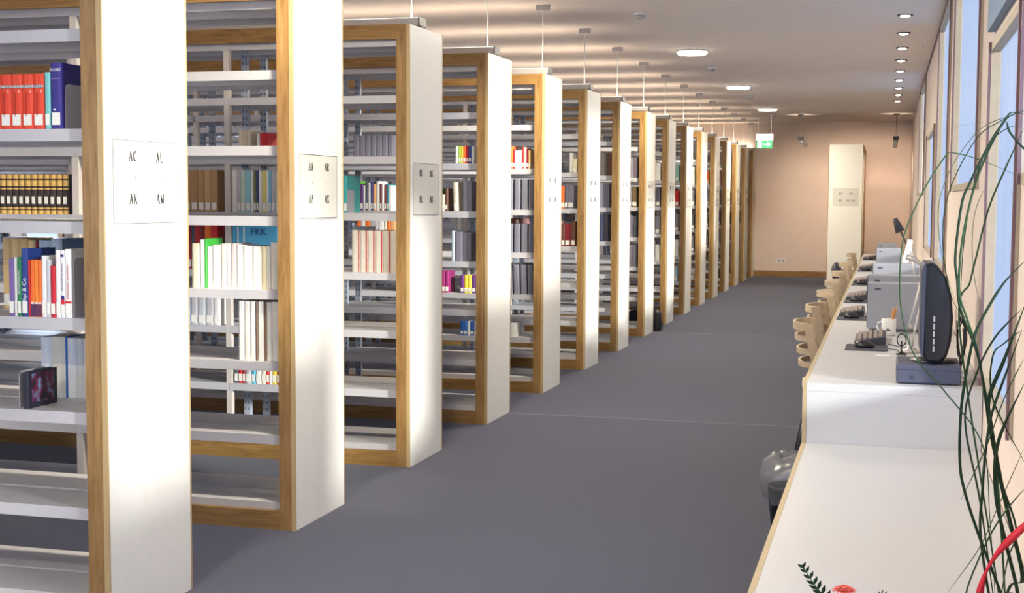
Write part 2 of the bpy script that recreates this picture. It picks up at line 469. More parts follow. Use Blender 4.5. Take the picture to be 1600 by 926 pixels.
def text_obj(body, size, m, parent, loc, rot, name='lettering', ext=0.0004, sx=1.0):
    cu = bpy.data.curves.new(name, 'FONT'); cu.body = body; cu.size = size; cu.extrude = ext
    cu.align_x = 'CENTER'; cu.align_y = 'CENTER'
    tmp = bpy.data.objects.new(name, cu); C.objects.link(tmp)
    bpy.context.view_layer.update()
    me = bpy.data.meshes.new_from_object(tmp.evaluated_get(bpy.context.evaluated_depsgraph_get()))
    bpy.data.objects.remove(tmp)
    me.materials.clear(); me.materials.append(m)
    o = bpy.data.objects.new(name, me); C.objects.link(o)
    o.parent = parent; o.location = loc; o.rotation_euler = rot; o.scale = (sx, 1, 1)
    return o

# ------------------------------------------------------------------ bookcases
XP = -2.5376
Y1, PITCHY, DEP, HT = 4.0271, 1.51218, 0.571, 2.446
YS = [Y1 + PITCHY * k for k in range(16)]
LV = [0.118, 0.425, 0.758, 1.082, 1.413, 1.728, 2.062, 2.372]   # shelf top surfaces
NB, BW = 6, 1.02
LEN = 0.095 * 2 + NB * BW                                     # length of a bookcase

def build_bookcase(length=LEN, nb=NB):
    t = thing('bookcase', 'x', 'bookcase')
    MB().box(-0.018, 0, 0.008, DEP - 0.008, 0, HT).build('end_panel', MT['panel'], t)
    MB().box(-length, -length + 0.018, 0.008, DEP - 0.008, 0, HT).build('end_panel', MT['panel'], t)
    for y0 in (0.0, DEP - 0.008):
        MB().box(-0.018, 0.0015, y0, y0 + 0.008, 0, HT + 0.002).build('edge_band', MT['band'], t)
    for y0 in (0.0, DEP - 0.03):
        f = MB(); W = 0.08; y1 = y0 + 0.03
        for xa, s in ((-0.018, -1), (-length + 0.018, 1)):
            # mitred upright
            f.prism([(xa, 0), (xa, HT), (xa + s * (W - 0.02), HT - W), (xa + s * (W - 0.02), 0)] if s < 0 else
                    [(xa, 0), (xa + s * (W - 0.02), 0), (xa + s * (W - 0.02), HT - W), (xa, HT)], 'y', y0, y1, 0)
        f.prism([(-0.018, HT), (-length + 0.018, HT), (-length + W - 0.002, HT - W), (-W + 0.002, HT - W)], 'y', y0 + 0.0008, y1 - 0.0008, 1)
        f.box(-length + W - 0.002, -W + 0.002, y0 + 0.001, y1 - 0.001, 0, 0.085, 1)
        f.build('wooden_frame', [MT['wood_v'], MT['wood_h']], t)
    n = nb + 1
    post = MB().box(-0.017, 0.017, 0, 0.03, 0.0, 2.37).build('steel_upright', MT['steel_cream'], t)
    perf = MB().box(-0.020, 0.020, 0, 0.028, 0.0, 2.37).build('perforated_upright', MT['perf'], t)
    for i in range(n):
        x = -0.100 - i * BW if i else -0.055
        a = post if i == 0 else post.copy()
        if i: C.objects.link(a); a.parent = t
        a.location = (x, 0.034, 0)
        for j, y in enumerate((0.262, 0.508)):
            b = perf if (i == 0 and j == 0) else perf.copy()
            if i or j: C.objects.link(b); b.parent = t
            b.location = (x, y, 0)
    # shelf boards: plate with folded lips
    s0 = None
    for lv in LV:
        for i in range(nb):
            for y in (0.032, 0.298):
                if s0 is None:
                    s = MB(); L, D = BW - 0.006, 0.241
                    s.prism([(0, -0.042), (0, 0), (D, 0), (D, -0.042), (D - 0.003, -0.042), (D - 0.003, -0.003), (0.003, -0.003), (0.003, -0.042)], 'x', -L, 0)
                    s0 = s.build('shelf_board', MT['steel'], t); o = s0
                else:
                    o = s0.copy(); C.objects.link(o); o.parent = t
                o.location = (-0.103 - i * BW, y, lv)
                if i == 0: o.location.x = -0.075; o.scale.x = 1.0276
    # filler strip between uprights and end panel so the first bay reads as one box
    return t

def build_sign(parent, texts, blank, x=0.0015, y0=0.058, z0=1.405, w=0.43, h=0.29, tilt=False):
    sg = MB().box(x - 0.0015, x + 0.001, y0, y0 + w, z0, z0 + h).build('sign', MT['signplate'] if not blank else mat('blank_grey_sheet', (190, 186, 182), 0.45, noise=0.08, scale=7, bump=0.4), parent)
    ln = MB(); b = 0.0022
    if not blank:
        X0, X1 = x + 0.001, x + 0.002
        ln.box(X0, X1, y0, y0 + w, z0, z0 + b); ln.box(X0, X1, y0, y0 + w, z0 + h - b, z0 + h)
        ln.box(X0, X1, y0, y0 + b, z0 + b, z0 + h - b); ln.box(X0, X1, y0 + w - b, y0 + w, z0 + b, z0 + h - b)
        ln.build('sign_border', MT['signline'], sg)
        tx = MB()
        for s, (fy, fz) in texts:
            hh = 0.034
            for q, ch in enumerate(s):
                glyph(tx, ch, y0 + w * fy + q * hh * 0.80 - hh * 0.40 * len(s), z0 + h * fz, hh, x + 0.001)
        tx.build('lettering', MT['ink'], sg)
    return sg

P4 = lambda a, b, c, d: [(a, (0.30, 0.75)), (b, (0.72, 0.75)), (c, (0.30, 0.24)), (d, (0.72, 0.24)), ('.', (0.33, 0.50)), ('.', (0.75, 0.50))]
ORD = ['first', 'second', 'third', 'fourth', 'fifth', 'sixth', 'seventh', 'eighth', 'ninth', 'tenth', 'eleventh', 'twelfth', 'thirteenth', 'fourteenth', 'fifteenth', 'sixteenth']
SIGN = {0: P4('AC', 'AL', 'AK', 'AM'), 1: P4('AN', 'AR', 'AP', 'AX'), 2: P4('BE', 'BK', 'BL', 'BR')}
proto = build_bookcase()
cases = [proto]
for k in range(1, 16):
    cases.append(copy_tree(proto))
for k, c in enumerate(cases):
    c.location = (XP, YS[k], 0)
    c['group'] = 'double sided bookcases in a row'
    c['label'] = ('oak framed bookcase nearest the camera, end panel signed AC AL AK AM' if k == 0 else
                  'oak framed bookcase, second from the camera, end panel signed AN' if k == 1 else
                  'oak framed bookcase, fourth from the camera, grey blank sheet on its end panel' if k == 3 else
                  'oak framed bookcase farthest away, beside the end wall' if k == 15 else
                  'oak framed bookcase with white end panel, %s from the camera' % ORD[k])
    build_sign(c, SIGN.get(k, P4('BE', 'BK', 'BL', 'BR')), k == 3)

# end unit seen face on in front of the end wall
unit = build_bookcase(3.1, 2)
unit.location = (-0.42, 23.9, 0); unit.rotation_euler = (0, 0, -math.pi / 2)
# (its long side runs away from the camera; local +x end faces the camera)
unit.location = (-1.0, 23.9, 0)
unit.rotation_euler = (0, 0, -math.pi / 2)
unit['label'] = 'white ended bookcase standing alone in front of the end wall'; unit['category'] = 'bookcase'
build_sign(unit, [('BP', (0.30, 0.66)), ('BR', (0.72, 0.66)), ('BP', (0.30, 0.24)), ('BX-BR', (0.72, 0.24))], False, w=0.42, y0=0.085)
# widen to the measured panel is not needed: depth equals the other bookcases

# ------------------------------------------------------------------ linear uplights on each bookcase
def build_light():
    t = thing('linear_uplight', 'x', 'light')
    L = 6.0
    MB().box(-L, -0.03, -0.055, 0.055, 0.02, 0.062).build('housing', MT['lightgrey'], t, bevel=0.004)
    MB().box(-L, -0.03, -0.040, 0.040, 0.0622, 0.065).build('diffuser', MT['glowlamp'], t)
    MB().box(-0.03, -0.022, -0.058, 0.058, 0.017, 0.066).build('end_cap', MT['darkp'], t)
    ft = MB()
    for x in (-0.3, -3.0, -5.7): ft.box(x - 0.03, x + 0.03, -0.03, 0.03, 0.0, 0.02)
    ft.build('foot', MT['darkp'], t)
    for x in (-0.09, -3.0, -5.8):
        cb = MB().tube([(x, 0, 0.065), (x, 0, ZC - HT - 0.002)], 0.004, 6)
        cb.build('suspension_cable', MT['white'], t)
        MB().box(x - 0.05, x + 0.05, -0.03, 0.03, ZC - HT - 0.045, ZC - HT - 0.001).build('ceiling_bracket', MT['lightgrey'], t, bevel=0.004)
    return t
lt = build_light()
for k in range(16):
    t = lt if k == 0 else copy_tree(lt)
    t.location = (XP, YS[k] + DEP / 2, HT + 0.001)
    t['group'] = 'linear uplights on the bookcases'; t['category'] = 'light'
    t['label'] = 'grey linear uplight on top of the %s bookcase from the camera' % ORD[k]
    lamp('uplight', 'AREA', (XP - 3.0, YS[k] + DEP / 2, HT + 0.072), (0, 0, 1), 9, (1.0, 0.80, 0.58),
         shape='RECTANGLE', size=5.9, size_y=0.04, spread=R(135))

# ------------------------------------------------------------------ ceiling lights
for i, y in enumerate((0.7, 5.06, 9.45, 13.84, 18.23, 22.76)):
    wh = ['behind the camera', 'over the first bookcase end', 'over the fourth bookcase end', 'nearest', 'middle one', 'farthest'][i]
    t = thing('ceiling_light', 'round glowing ceiling light over the aisle, %s' % (['', '', '', 'nearest and largest of the three in view', 'between the other two', 'farthest and smallest of the three in view'][i] or wh),
              'light', (-1.95, y, ZC), 0, 'round ceiling lights over the aisle')
    MB().lathe([(0.16, -0.0005), (0.165, -0.012), (0.158, -0.016), (0.15, -0.016)], n=32).build('ring', MT['white'], t)
    MB().lathe([(0.15, -0.004), (0.15, -0.030), (0.135, -0.042), (0.08, -0.046), (0.0, -0.047)], n=32).build('diffuser', MT['glow'], t)
    lamp('ceiling_lamp', 'AREA', (-1.95, y, ZC - 0.06), (0, 0, -1), 80, (1.0, 0.90, 0.70), shape='DISK', size=0.28)
for i, y in enumerate((10.968, 15.615, 20.051, 24.301)):
    t = thing('smoke_detector', 'small white ceiling detector, %s' % ['nearest, before the large round lights', 'behind the nearest round light', 'behind the middle round light', 'behind the farthest round light'][i],
              'detector', (-1.97, y, ZC), 0, 'ceiling detectors')
    MB().lathe([(0.05, -0.001), (0.052, -0.012), (0.045, -0.02)]).build('base', MT['white'], t)
    MB().lathe([(0.038, -0.02), (0.034, -0.042), (0.022, -0.05), (0.0, -0.051)]).build('sensor_cap', MT['lightgrey'], t)
for i in range(17):
    y = 11.564 - 1.226 * 8 + 1.226 * i
    if i < 8:
        lab = 'recessed ceiling spotlight above the desk near the camera, number beyond the frame'
    j = i - 8
    yy = y
    if i >= 8:
        lab = 'recessed ceiling spotlight along the window wall, %s from the front' % ORD[j]
    elif i < 8:
        lab = 'recessed ceiling spotlight over the near desk, above the picture edge'
    t = thing('ceiling_spotlight', lab, 'spotlight', (0.095, yy, ZC), 0, 'ceiling spotlights along the windows' if i >= 8 else 'ceiling spotlights over the near desk')
    MB().lathe([(0.062, -0.0005), (0.064, -0.006), (0.048, -0.010), (0.044, -0.003)], n=20).build('trim_ring', MT['darkp'], t)
    MB().lathe([(0.040, -0.002), (0.036, -0.016), (0.0, -0.022)], n=16).build('bulb', MT['glowspot'], t)
    lamp('spot_lamp', 'SPOT', (0.095, yy, ZC - 0.04), (-0.06, 0, -1), 12 if i >= 6 else 2.5, (1.0, 0.74, 0.44), spot_size=R(62), spot_blend=0.7, shadow_soft_size=0.03)
tag(MB().lathe([(0.022, -0.001), (0.022, -0.012), (0.0, -0.015)], c=(0.28, 14.0, ZC), n=12).build('sprinkler', MT['white']), 'tiny white sprinkler in ceiling right of the spotlights', 'sprinkler')

# pendants near the end wall
for i, (x, dx) in enumerate(((-1.52, 0.55), (0.10, -0.05))):
    t = thing('pendant_spotlight', ['slanted pendant spotlight hanging left of the lone bookcase', 'pendant spotlight hanging on a wire right of the lone bookcase'][i], 'spotlight', (x, 24.6, 2.58), 0)
    MB().tube([(0, 0, 0.03), (0, 0, ZC - 2.58 - 0.01)], 0.003, 6).build('wire', MT['darkp'], t)
    MB().lathe([(0.06, ZC - 2.58 - 0.001), (0.06, ZC - 2.58 - 0.02), (0.02, ZC - 2.58 - 0.03)]).build('canopy', MT['darkp'], t)
    MB().box(-0.05, 0.05, -0.03, 0.03, -0.03, 0.03).build('junction_box', MT['darkp'], t, bevel=0.004)
    d = Vector((dx, 0.35, -0.5)).normalized()
    MB().tube([Vector((0, 0, -0.03)), Vector((0, 0, -0.03)) + d * 0.15], 0.038, 16).build('lamp_head', MT['silver'], t)
    lamp('pendant_lamp', 'SPOT', Vector((x, 24.6, 2.55)) + d * 0.17, (0.05 - x * 0.1 if i == 0 else -0.05, 1.0, -0.62), 150, (1.0, 0.76, 0.56), spot_size=R(95), spot_blend=0.8, shadow_soft_size=0.05)
    lamp('pendant_lamp', 'SPOT', (x, 24.6, 2.66), (0, 0, 1), 5, (1.0, 0.84, 0.62), spot_size=R(100), spot_blend=0.9, shadow_soft_size=0.04)

# exit sign
t = thing('exit_sign', 'green and white illuminated exit sign with arrow hanging from ceiling', 'sign', (-2.10, 24.0, 2.39))
MB().box(-0.15, 0.15, -0.02, 0.02, 0.135, 0.25).build('housing', MT['white'], t, bevel=0.004)
MB().box(-0.135, 0.135, -0.012, 0.012, 0.0, 0.135).build('panel', MT['exit'], t)
g = MB()
g.box(-0.115, -0.045, -0.0145, -0.0122, 0.012, 0.122)                      # white door field
g.box(-0.022, 0.06, -0.0145, -0.0122, 0.058, 0.076)                        # arrow
g.prism([(0.055, 0.024), (0.115, 0.067), (0.055, 0.11), (0.055, 0.086), (0.075, 0.067), (0.055, 0.048)], 'y', -0.0145, -0.0122)
g.build('pictogram', MT['exitw'], t)
g = MB()
g.lathe([(0.0, -0.008), (0.008, 0), (0.0, 0.008)], c=(-0.078, -0.0155, 0.104), n=8)
g.prism([(-0.088, 0.055), (-0.072, 0.055), (-0.066, 0.092), (-0.082, 0.092)], 'y', -0.0165, -0.0147)
g.prism([(-0.088, 0.055), (-0.080, 0.058), (-0.098, 0.022), (-0.106, 0.026)], 'y', -0.0165, -0.0147)
g.prism([(-0.080, 0.055), (-0.072, 0.055), (-0.058, 0.030), (-0.066, 0.024)], 'y', -0.0165, -0.0147)
g.build('running_figure', MT['exit'], t)
for x in (-0.11, 0.11): MB().tube([(x, 0, 0.25), (x, 0, ZC - 2.39 - 0.001)], 0.004, 6).build('hanger_rod', MT['white'], t)
# sockets on the end wall
t = thing('wall_socket', 'white double wall socket low on the end wall', 'socket', (-2.0, YE, 0.31))
MB().box(-0.09, 0.09, -0.012, -0.0005, -0.045, 0.045).build('plate', MT['white'], t, bevel=0.003)
MB().box(-0.07, -0.01, -0.016, -0.012, -0.03, 0.03).box(0.01, 0.07, -0.016, -0.012, -0.03, 0.03).build('outlet', MT['lightgrey'], t)

# ------------------------------------------------------------------ books
COLN = {}
def cname(rgb):
    r, g_, b = rgb
    tbl = {'white': (240, 240, 236), 'cream': (232, 220, 190), 'tan': (186, 146, 98), 'brown': (110, 70, 50), 'dark red': (140, 24, 40), 'red': (214, 36, 40), 'orange': (236, 120, 40),
           'yellow': (236, 214, 70), 'green': (60, 150, 70), 'bright green': (120, 200, 60), 'teal': (20, 130, 140), 'pale blue': (180, 205, 222), 'cyan': (80, 180, 215), 'blue': (40, 90, 180),
           'navy': (40, 36, 110), 'purple': (110, 50, 130), 'magenta': (150, 30, 110), 'grey': (126, 126, 140), 'dark grey': (70, 72, 84), 'black': (26, 28, 40), 'pale green': (190, 214, 196), 'olive': (120, 130, 80), 'pink': (226, 170, 176), 'pale grey': (196, 194, 198)}
    return min(tbl, key=lambda n: sum((a - b_) ** 2 for a, b_ in zip(tbl[n], rgb)))
LVN = ['lowest', 'second lowest', 'third lowest', 'fourth lowest', 'fourth highest', 'third highest', 'second highest', 'highest']
n_books = 0
def book(k, lv, x_world, w, h, rgb, d=0.16, side='n', label=None, group=None, lean=0.0, detail=False, sticker=True, style=None, pos='', set_back=0.012, z=None, name='book'):
    """one upright book standing on a shelf; x_world is its left edge, spine faces the camera"""
    global n_books
    n_books += 1
    y0 = YS[k] + (0.032 if side == 'n' else 0.298) + set_back
    zz = (LV[lv] if z is None else z) + 0.0006
    r = bpy.data.objects.new(name, None)
    cov = bmat(rgb)
    b = MB()
    rd = min(0.004, w * 0.2)
    b.prism([(0, rd), (w * 0.25, 0.0), (w * 0.75, 0.0), (w, rd), (w, d), (w - 0.002, d), (w - 0.002, 0.006), (0.002, 0.006), (0.002, d), (0, d)], 'z', 0, h)
    bits = [('cover', b, cov)]
    pg = MB().box(0.0023, w - 0.0023, 0.0063, d - 0.003, 0.003, h - 0.004)
    bits.append(('page_block', pg, MT['paper']))
    if sticker and w > 0.008:
        st = MB().box(w * 0.12, w * 0.88, -0.0008, 0.0004, 0.012, 0.012 + min(0.042, h * 0.2))
        bits.append(('spine_label', st, MT['sticker']))
    if not detail:
        # distant volumes: one mesh with three materials
        mm = MB(); mats = []
        for i, (_, q, m_) in enumerate(bits):
            base = len(mm.v); mm.v += q.v; mm.f += [tuple(base + a for a in f_) for f_ in q.f]; mm.m += [i] * len(q.f); mm.smooth += q.smooth; mats.append(m_)
        bpy.data.objects.remove(r)
        r = mm.build(name, mats)
    else:
        C.objects.link(r); r.empty_display_size = 0.05
        for nm, q, m_ in bits: q.build(nm, m_, r)
        if style: style(r, w, h)
    r.location = (x_world, y0, zz)
    if lean:
        r.rotation_euler = (0, lean, 0)
        if lean < 0: r.location.z += 0.0
    lab = label or '%s book on the %s shelf of the %s bookcase%s' % (cname(rgb), LVN[lv], ORD[k], pos)
    tag(r, lab, 'book', group or 'books on the %s shelf of the %s bookcase' % (LVN[lv], ORD[k]))
    return r

def run(k, lv, x0, specs, side='n', detail=False, kind='book', **kw):
    """specs: list of (width, height, rgb[, lean]) from left to right starting at x0"""
    x = x0
    names = [cname(s[2]) for s in specs]
    tot = {}
    for nme in names: tot[nme] = tot.get(nme, 0) + 1
    seen = {}
    for i, s in enumerate(specs):
        nme = names[i]; seen[nme] = seen.get(nme, 0) + 1
        where = 'front ' if side == 'n' else 'rear '
        lab = '%s %s%s on the %s %sshelf of the %s bookcase' % (nme, kind, '', LVN[lv], where, ORD[k])
        if tot[nme] > 1: lab = '%s %s %s from left on %s %sshelf, %s bookcase' % (ORD[min(15, seen[nme] - 1)], nme, kind, LVN[lv], where, ORD[k])
        book(k, lv, x, s[0], s[1], s[2], side=side, detail=detail, label=lab, lean=s[3] if len(s) > 3 else 0, **kw)
        x += s[0] + 0.0012
    return x

W_, CR, TAN, RED, ORG, YEL, GRN, CYN, NAV, PUR, MAG, GRY, DGR, DRD, TEA, PBL, BLU, BRN, LGN, OLV, BLK, PGR, PNK = (
    (238, 238, 234), (232, 222, 196), (182, 142, 98), (206, 30, 36), (236, 112, 36), (232, 206, 60), (52, 140, 62), (86, 184, 214), (44, 40, 120), (104, 52, 128), (150, 26, 104),
    (128, 126, 140), (84, 84, 98), (132, 22, 38), (14, 122, 132), (178, 202, 220), (36, 92, 180), (104, 66, 50), (112, 196, 60), (120, 128, 82), (24, 26, 38), (194, 192, 198), (224, 168, 172))

# --- bookcase 1, third highest shelf: red orange dictionaries, cyan volume, navy dictionary
RO = (226, 66, 34)
def duden(r, w, h):
    MB().box(0.004, w - 0.002, -0.0012, 0.0002, h * 0.74, h * 0.80).build('title_band', MT['blackp'], r)
    text_obj('DUDEN', 0.0125, MT['white'], r, (w / 2, -0.0016, h * 0.77), (R(90), 0, 0), 'title')
    text_obj('5', 0.013, MT['white'], r, (w * 0.78, -0.0012, h * 0.68), (R(90), 0, 0), 'volume_number')
    text_obj('FREMDWORTERBUCH', 0.0085, bmat((150, 30, 20)), r, (w * 0.4, -0.0012, h * 0.45), (R(90), R(-90), 0), 'title')
xx = -3.05
for i in range(5):
    lab = ['red orange dictionary at the far left of the navy book shelf', 'second red orange dictionary at the picture edge', 'red orange dictionary, third left of the pale cyan book', 'red orange dictionary, second left of the pale cyan book', 'red orange dictionary touching the pale cyan book'][i]
    book(0, 5, [-2.954, -2.908, -2.8635, -2.8635, -2.8215][i] if False else -2.996 + 0.0432 * i, 0.042, 0.186, RO, detail=True, label=lab, group='red orange dictionaries', style=duden, set_back=0.0)
book(0, 5, -2.778, 0.021, 0.190, (120, 196, 196), detail=True, label='thin pale cyan book between dictionaries and navy book', set_back=0.0)
def kluge(r, w, h):
    text_obj('KLUGE', 0.0135, MT['white'], r, (w / 2, -0.0012, h * 0.89), (R(90), 0, 0), 'title')
    text_obj('Etymologisches', 0.006, bmat((150, 140, 190)), r, (w / 2, -0.0012, h * 0.76), (R(90), 0, 0), 'subtitle')
    text_obj('KLUGE', 0.026, bmat((96, 120, 150)), r, (w + 0.0006, 0.10, h * 0.63), (R(90), 0, R(90)), 'cover_title')
    MB().tube([(w * 0.38, -0.001, h * 0.29), (w * 0.38, 0.0004, h * 0.29)], 0.004, 14).build('white_dot', MT['white'], r)
book(0, 5, -2.7545, 0.041, 0.222, (46, 38, 128), d=0.17, detail=True, label='thick navy blue dictionary standing against a grey bookend', style=kluge, set_back=0.0)
def bookend(k, lv, x, label, h=0.15, d=0.16, side='n', y_off=0.02):
    t = thing('bookend', label, 'bookend', (x, YS[k] + (0.032 if side == 'n' else 0.298) + y_off, LV[lv] + 0.0006))
    t['group'] = 'grey steel bookends'
    p = [(0.0, 0.0), (d, 0.0), (d, h - 0.012), (d - 0.012, h), (0.012, h), (0.0, h - 0.012)]
    MB().prism([(a, b) for a, b in p], 'x', 0, 0.0015).build('plate', MT['bookend'], t)
    MB().box(0.0015, 0.035, 0.01, d - 0.01, 0, 0.001).build('foot', MT['bookend'], t)
bookend(0, 5, -2.7125, 'grey bookend holding up the navy dictionary', h=0.152, y_off=0.022)

# --- bookcase 1, fourth lowest shelf: mixed paperbacks
def stripes(r, w, h):
    MB().box(0.001, w - 0.001, -0.001, 0.0003, 0.05, 0.058).build('red_line', bmat(RED), r)
    text_obj('LANGENSCHEIDT GRUNDLAGEN', 0.008, bmat((190, 60, 70)), r, (w * 0.5, -0.0011, h * 0.52), (R(90), R(-90), 0), 'title')
def dipl(r, w, h):
    text_obj('Dipl & Co', 0.022, MT['white'], r, (w * 0.5, -0.0011, h * 0.38), (R(90), R(-90), 0), 'title')
def orange_s(r, w, h):
    MB().box(0.001, w - 0.001, -0.001, 0.0003, 0.002, 0.045).build('purple_foot_band', bmat((80, 40, 90)), r)
def navy_blocks(r, w, h):
    MB().box(0.0015, w - 0.001, -0.001, 0.0003, h * 0.9, h * 0.94).build('navy_block', bmat(NAV), r)
    MB().box(0.0015, w - 0.001, -0.001, 0.0003, h * 0.27, h * 0.33).build('navy_block', bmat(NAV), r)
    MB().box(0.0015, w - 0.001, -0.0011, 0.0003, h * 0.20, h * 0.27).build('red_block', bmat(RED), r)
    text_obj('GRUNDLAGEN DER SPRACHE', 0.007, bmat((120, 110, 150)), r, (w * 0.45, -0.0011, h * 0.60), (R(90), R(-90), 0), 'title')
def green_s(r, w, h):
    text_obj('GRUNDWORTSCHATZ', 0.008, MT['white'], r, (w * 0.5, -0.0011, h * 0.58), (R(90), R(-90), 0), 'title')
lst = [
    (0.022, 0.20, (120, 96, 160), 'purple and white paperback at the picture edge', None),
    (0.010, 0.205, (222, 222, 216), 'thin white paperback left of the green book', None),
    (0.016, 0.205, (30, 124, 76), 'green paperback left of the blue Dipl & Co book', green_s),
    (0.026, 0.235, (34, 62, 140), 'dark blue book with white Dipl & Co on its spine', dipl),
    (0.008, 0.197, RED, 'thin red and white book left of the orange paperbacks', None),
    (0.015, 0.197, ORG, 'left of three orange paperbacks', orange_s),
    (0.013, 0.197, (240, 134, 40), 'middle of three orange paperbacks', orange_s),
    (0.013, 0.197, ORG, 'right of three orange paperbacks', orange_s),
    (0.018, 0.212, (236, 236, 236), 'white book right of the orange paperbacks', None),
    (0.015, 0.200, (196, 198, 206), 'pale grey book beside the short red one', None),
    (0.019, 0.178, (196, 22, 42), 'short red book between grey and white books', None),
    (0.020, 0.232, (238, 232, 232), 'tall white book right of the short red book', None),
    (0.014, 0.232, (236, 236, 240), 'white book with navy and red blocks on spine', navy_blocks),
    (0.026, 0.236, (240, 238, 238), 'wide white book with red line beside bookend', stripes)]
tw = sum(a[0] + 0.0010 for a in lst)
x = -2.686 - tw
for w, h, c, lab, stl in lst:
    book(0, 3, x, w, h, c, d=0.165, detail=True, label=lab, group='mixed paperbacks on the first bookcase', style=stl, set_back=0.0)
    x += w + 0.0010
bookend(0, 3, -2.6845, 'grey bookend beside the wide white book', h=0.205, d=0.15, y_off=0.012)
# --- behind: rear shelf of bookcase 1 at the same height (their tops show)
run(0, 3, -3.16, [(0.035, 0.26, (222, 190, 128)), (0.035, 0.26, (226, 196, 136)), (0.035, 0.26, (220, 186, 124)), (0.030, 0.255, (226, 196, 136)), (0.014, 0.25, DRD), (0.05, 0.255, PBL), (0.045, 0.26, (190, 206, 224)), (0.085, 0.262, (14, 58, 88))], side='r')
# --- gilt volumes: bookcase 2, fourth highest shelf, second bay
def gilt(k, lv, x0, n, w, h):
    for i in range(n):
        r = bpy.data.objects.new('book', None); C.objects.link(r)
        b = MB().prism([(0, 0.006), (w * 0.2, 0.001), (w * 0.5, -0.001), (w * 0.8, 0.001), (w, 0.006), (w, 0.17), (0, 0.17)], 'z', 0, h, 0)
        b.build('cover', bmat((48, 36, 34)), r)
        g2 = MB()
        for z0, z1 in ((0.0, 0.10), (0.13, 0.17), (0.62, 0.66), (0.70, 0.84), (0.88, 0.99)):
            g2.prism([(0.0005, 0.0052), (w * 0.2, 0.0002), (w * 0.5, -0.0019), (w * 0.8, 0.0002), (w - 0.0005, 0.0052), (w * 0.5, 0.01)], 'z', z0 * h, z1 * h)
        g2.build('gilt_band', MT['gold'], r)
        MB().box(w * 0.25, w * 0.75, -0.0026, 0, h * 0.26, h * 0.44).build('spine_label', MT['sticker'], r)
        r.location = (x0 + i * (w + 0.001), YS[k] + 0.05, LV[lv] + 0.0006)
        tag(r, 'black and gold banded volume, %s from left in the gilt set' % ORD[i], 'book', 'gilt banded volumes')
gilt(1, 4, -4.115, 12, 0.033, 0.188)
# --- bookcase 1, third lowest shelf: picture book at the front, white group behind
def photo_cover(r, w, h):
    c = MB().prism([(0.02, 0.02), (0.15, 0.015), (0.15, 0.12), (0.02, 0.12)], 'x', w, w + 0.0006)
    m = bpy.data.materials.new('patterned_cover'); m.use_nodes = True
    nt = m.node_tree; n1 = nt.nodes.new('ShaderNodeTexNoise'); n1.inputs['Scale'].default_value = 30
    tc = nt.nodes.new('ShaderNodeTexCoord'); nt.links.new(tc.outputs['Object'], n1.inputs['Vector'])
    rp = nt.nodes.new('ShaderNodeValToRGB'); e = rp.color_ramp.elements
    e[0].color = lin((24, 20, 40)); e[0].position = 0.40; e[1].color = lin((90, 130, 165)); e[1].position = 0.62
    q = rp.color_ramp.elements.new(0.52); q.color = lin((110, 30, 70))
    nt.links.new(n1.outputs['Color'], rp.inputs[0]); nt.links.new(rp.outputs[0], nt.nodes['Principled BSDF'].inputs['Base Color'])
    c.build('cover_picture', m, r)
book(0, 2, -2.895, 0.022, 0.128, (34, 34, 52), d=0.17, detail=True, label='low black picture book leaning at the left picture edge', style=photo_cover, lean=0.0, sticker=False)
bookend(0, 2, -2.916, 'grey bookend left of the low black picture book', h=0.13)
run(0, 2, -3.005, [(0.046, 0.222, (226, 232, 240)), (0.055, 0.225, (226, 222, 208)), (0.006, 0.226, (30, 110, 200)), (0.036, 0.222, (222, 228, 238)), (0.03, 0.222, (206, 208, 214)), (0.036, 0.222, (222, 218, 206)), (0.03, 0.22, (232, 232, 232))], side='r', sticker=False)

# --- bookcase 2 (near side): white books on the fourth lowest and third lowest shelf
ws = (240, 238, 230)
run(1, 3, -3.075, [(0.040, 0.205, (226, 216, 190)), (0.022, 0.222, ws), (0.012, 0.226, (70, 190, 70)), (0.022, 0.190, ws), (0.045, 0.198, ws), (0.028, 0.205, (240, 232, 216)), (0.020, 0.200, ws), (0.026, 0.206, (214, 200, 196)), (0.03, 0.200, ws),
                    (0.045, 0.196, ws), (0.048, 0.194, ws), (0.020, 0.196, (240, 230, 190)), (0.022, 0.196, ws), (0.036, 0.215, ws)], detail=True, sticker=False, set_back=0.03)
run(1, 2, -2.838, [(0.028, 0.27, ws), (0.028, 0.27, (238, 232, 222)), (0.026, 0.27, ws), (0.010, 0.268, (120, 96, 80)), (0.030, 0.27, ws), (0.010, 0.268, (140, 110, 84)), (0.026, 0.268, ws), (0.04, 0.27, ws)], detail=True, sticker=False, set_back=0.02)
# --- bookcase 3 (near side), seen through bookcase 2
run(2, 4, -4.02, [(0.045, 0.24, TAN), (0.030, 0.235, (200, 164, 116)), (0.045, 0.24, TAN), (0.045, 0.24, (176, 134, 88)), (0.04, 0.24, TAN), (0.04, 0.24, (196, 158, 108)), (0.04, 0.24, TAN)], kind='cloth volume')
run(2, 4, -3.635, [(0.030, 0.240, W_), (0.022, 0.238, PGR), (0.030, 0.240, (196, 220, 206)), (0.034, 0.240, (150, 206, 220)), (0.014, 0.238, W_), (0.016, 0.238, OLV), (0.014, 0.238, (50, 70, 120)), (0.020, 0.238, W_), (0.026, 0.238, (226, 216, 120)), (0.012, 0.236, W_), (0.016, 0.236, (130, 196, 220)), (0.024, 0.238, PGR), (0.022, 0.238, (214, 216, 190)), (0.02, 0.24, W_)])
run(2, 5, -3.59, [(0.030, 0.15, CR), (0.022, 0.15, (222, 210, 180)), (0.02, 0.15, CR), (0.038, 0.0001 + 0.10, CR)][:3])
run(2, 5, -3.475, [(0.018, 0.13, W_), (0.045, 0.135, (210, 34, 44))])
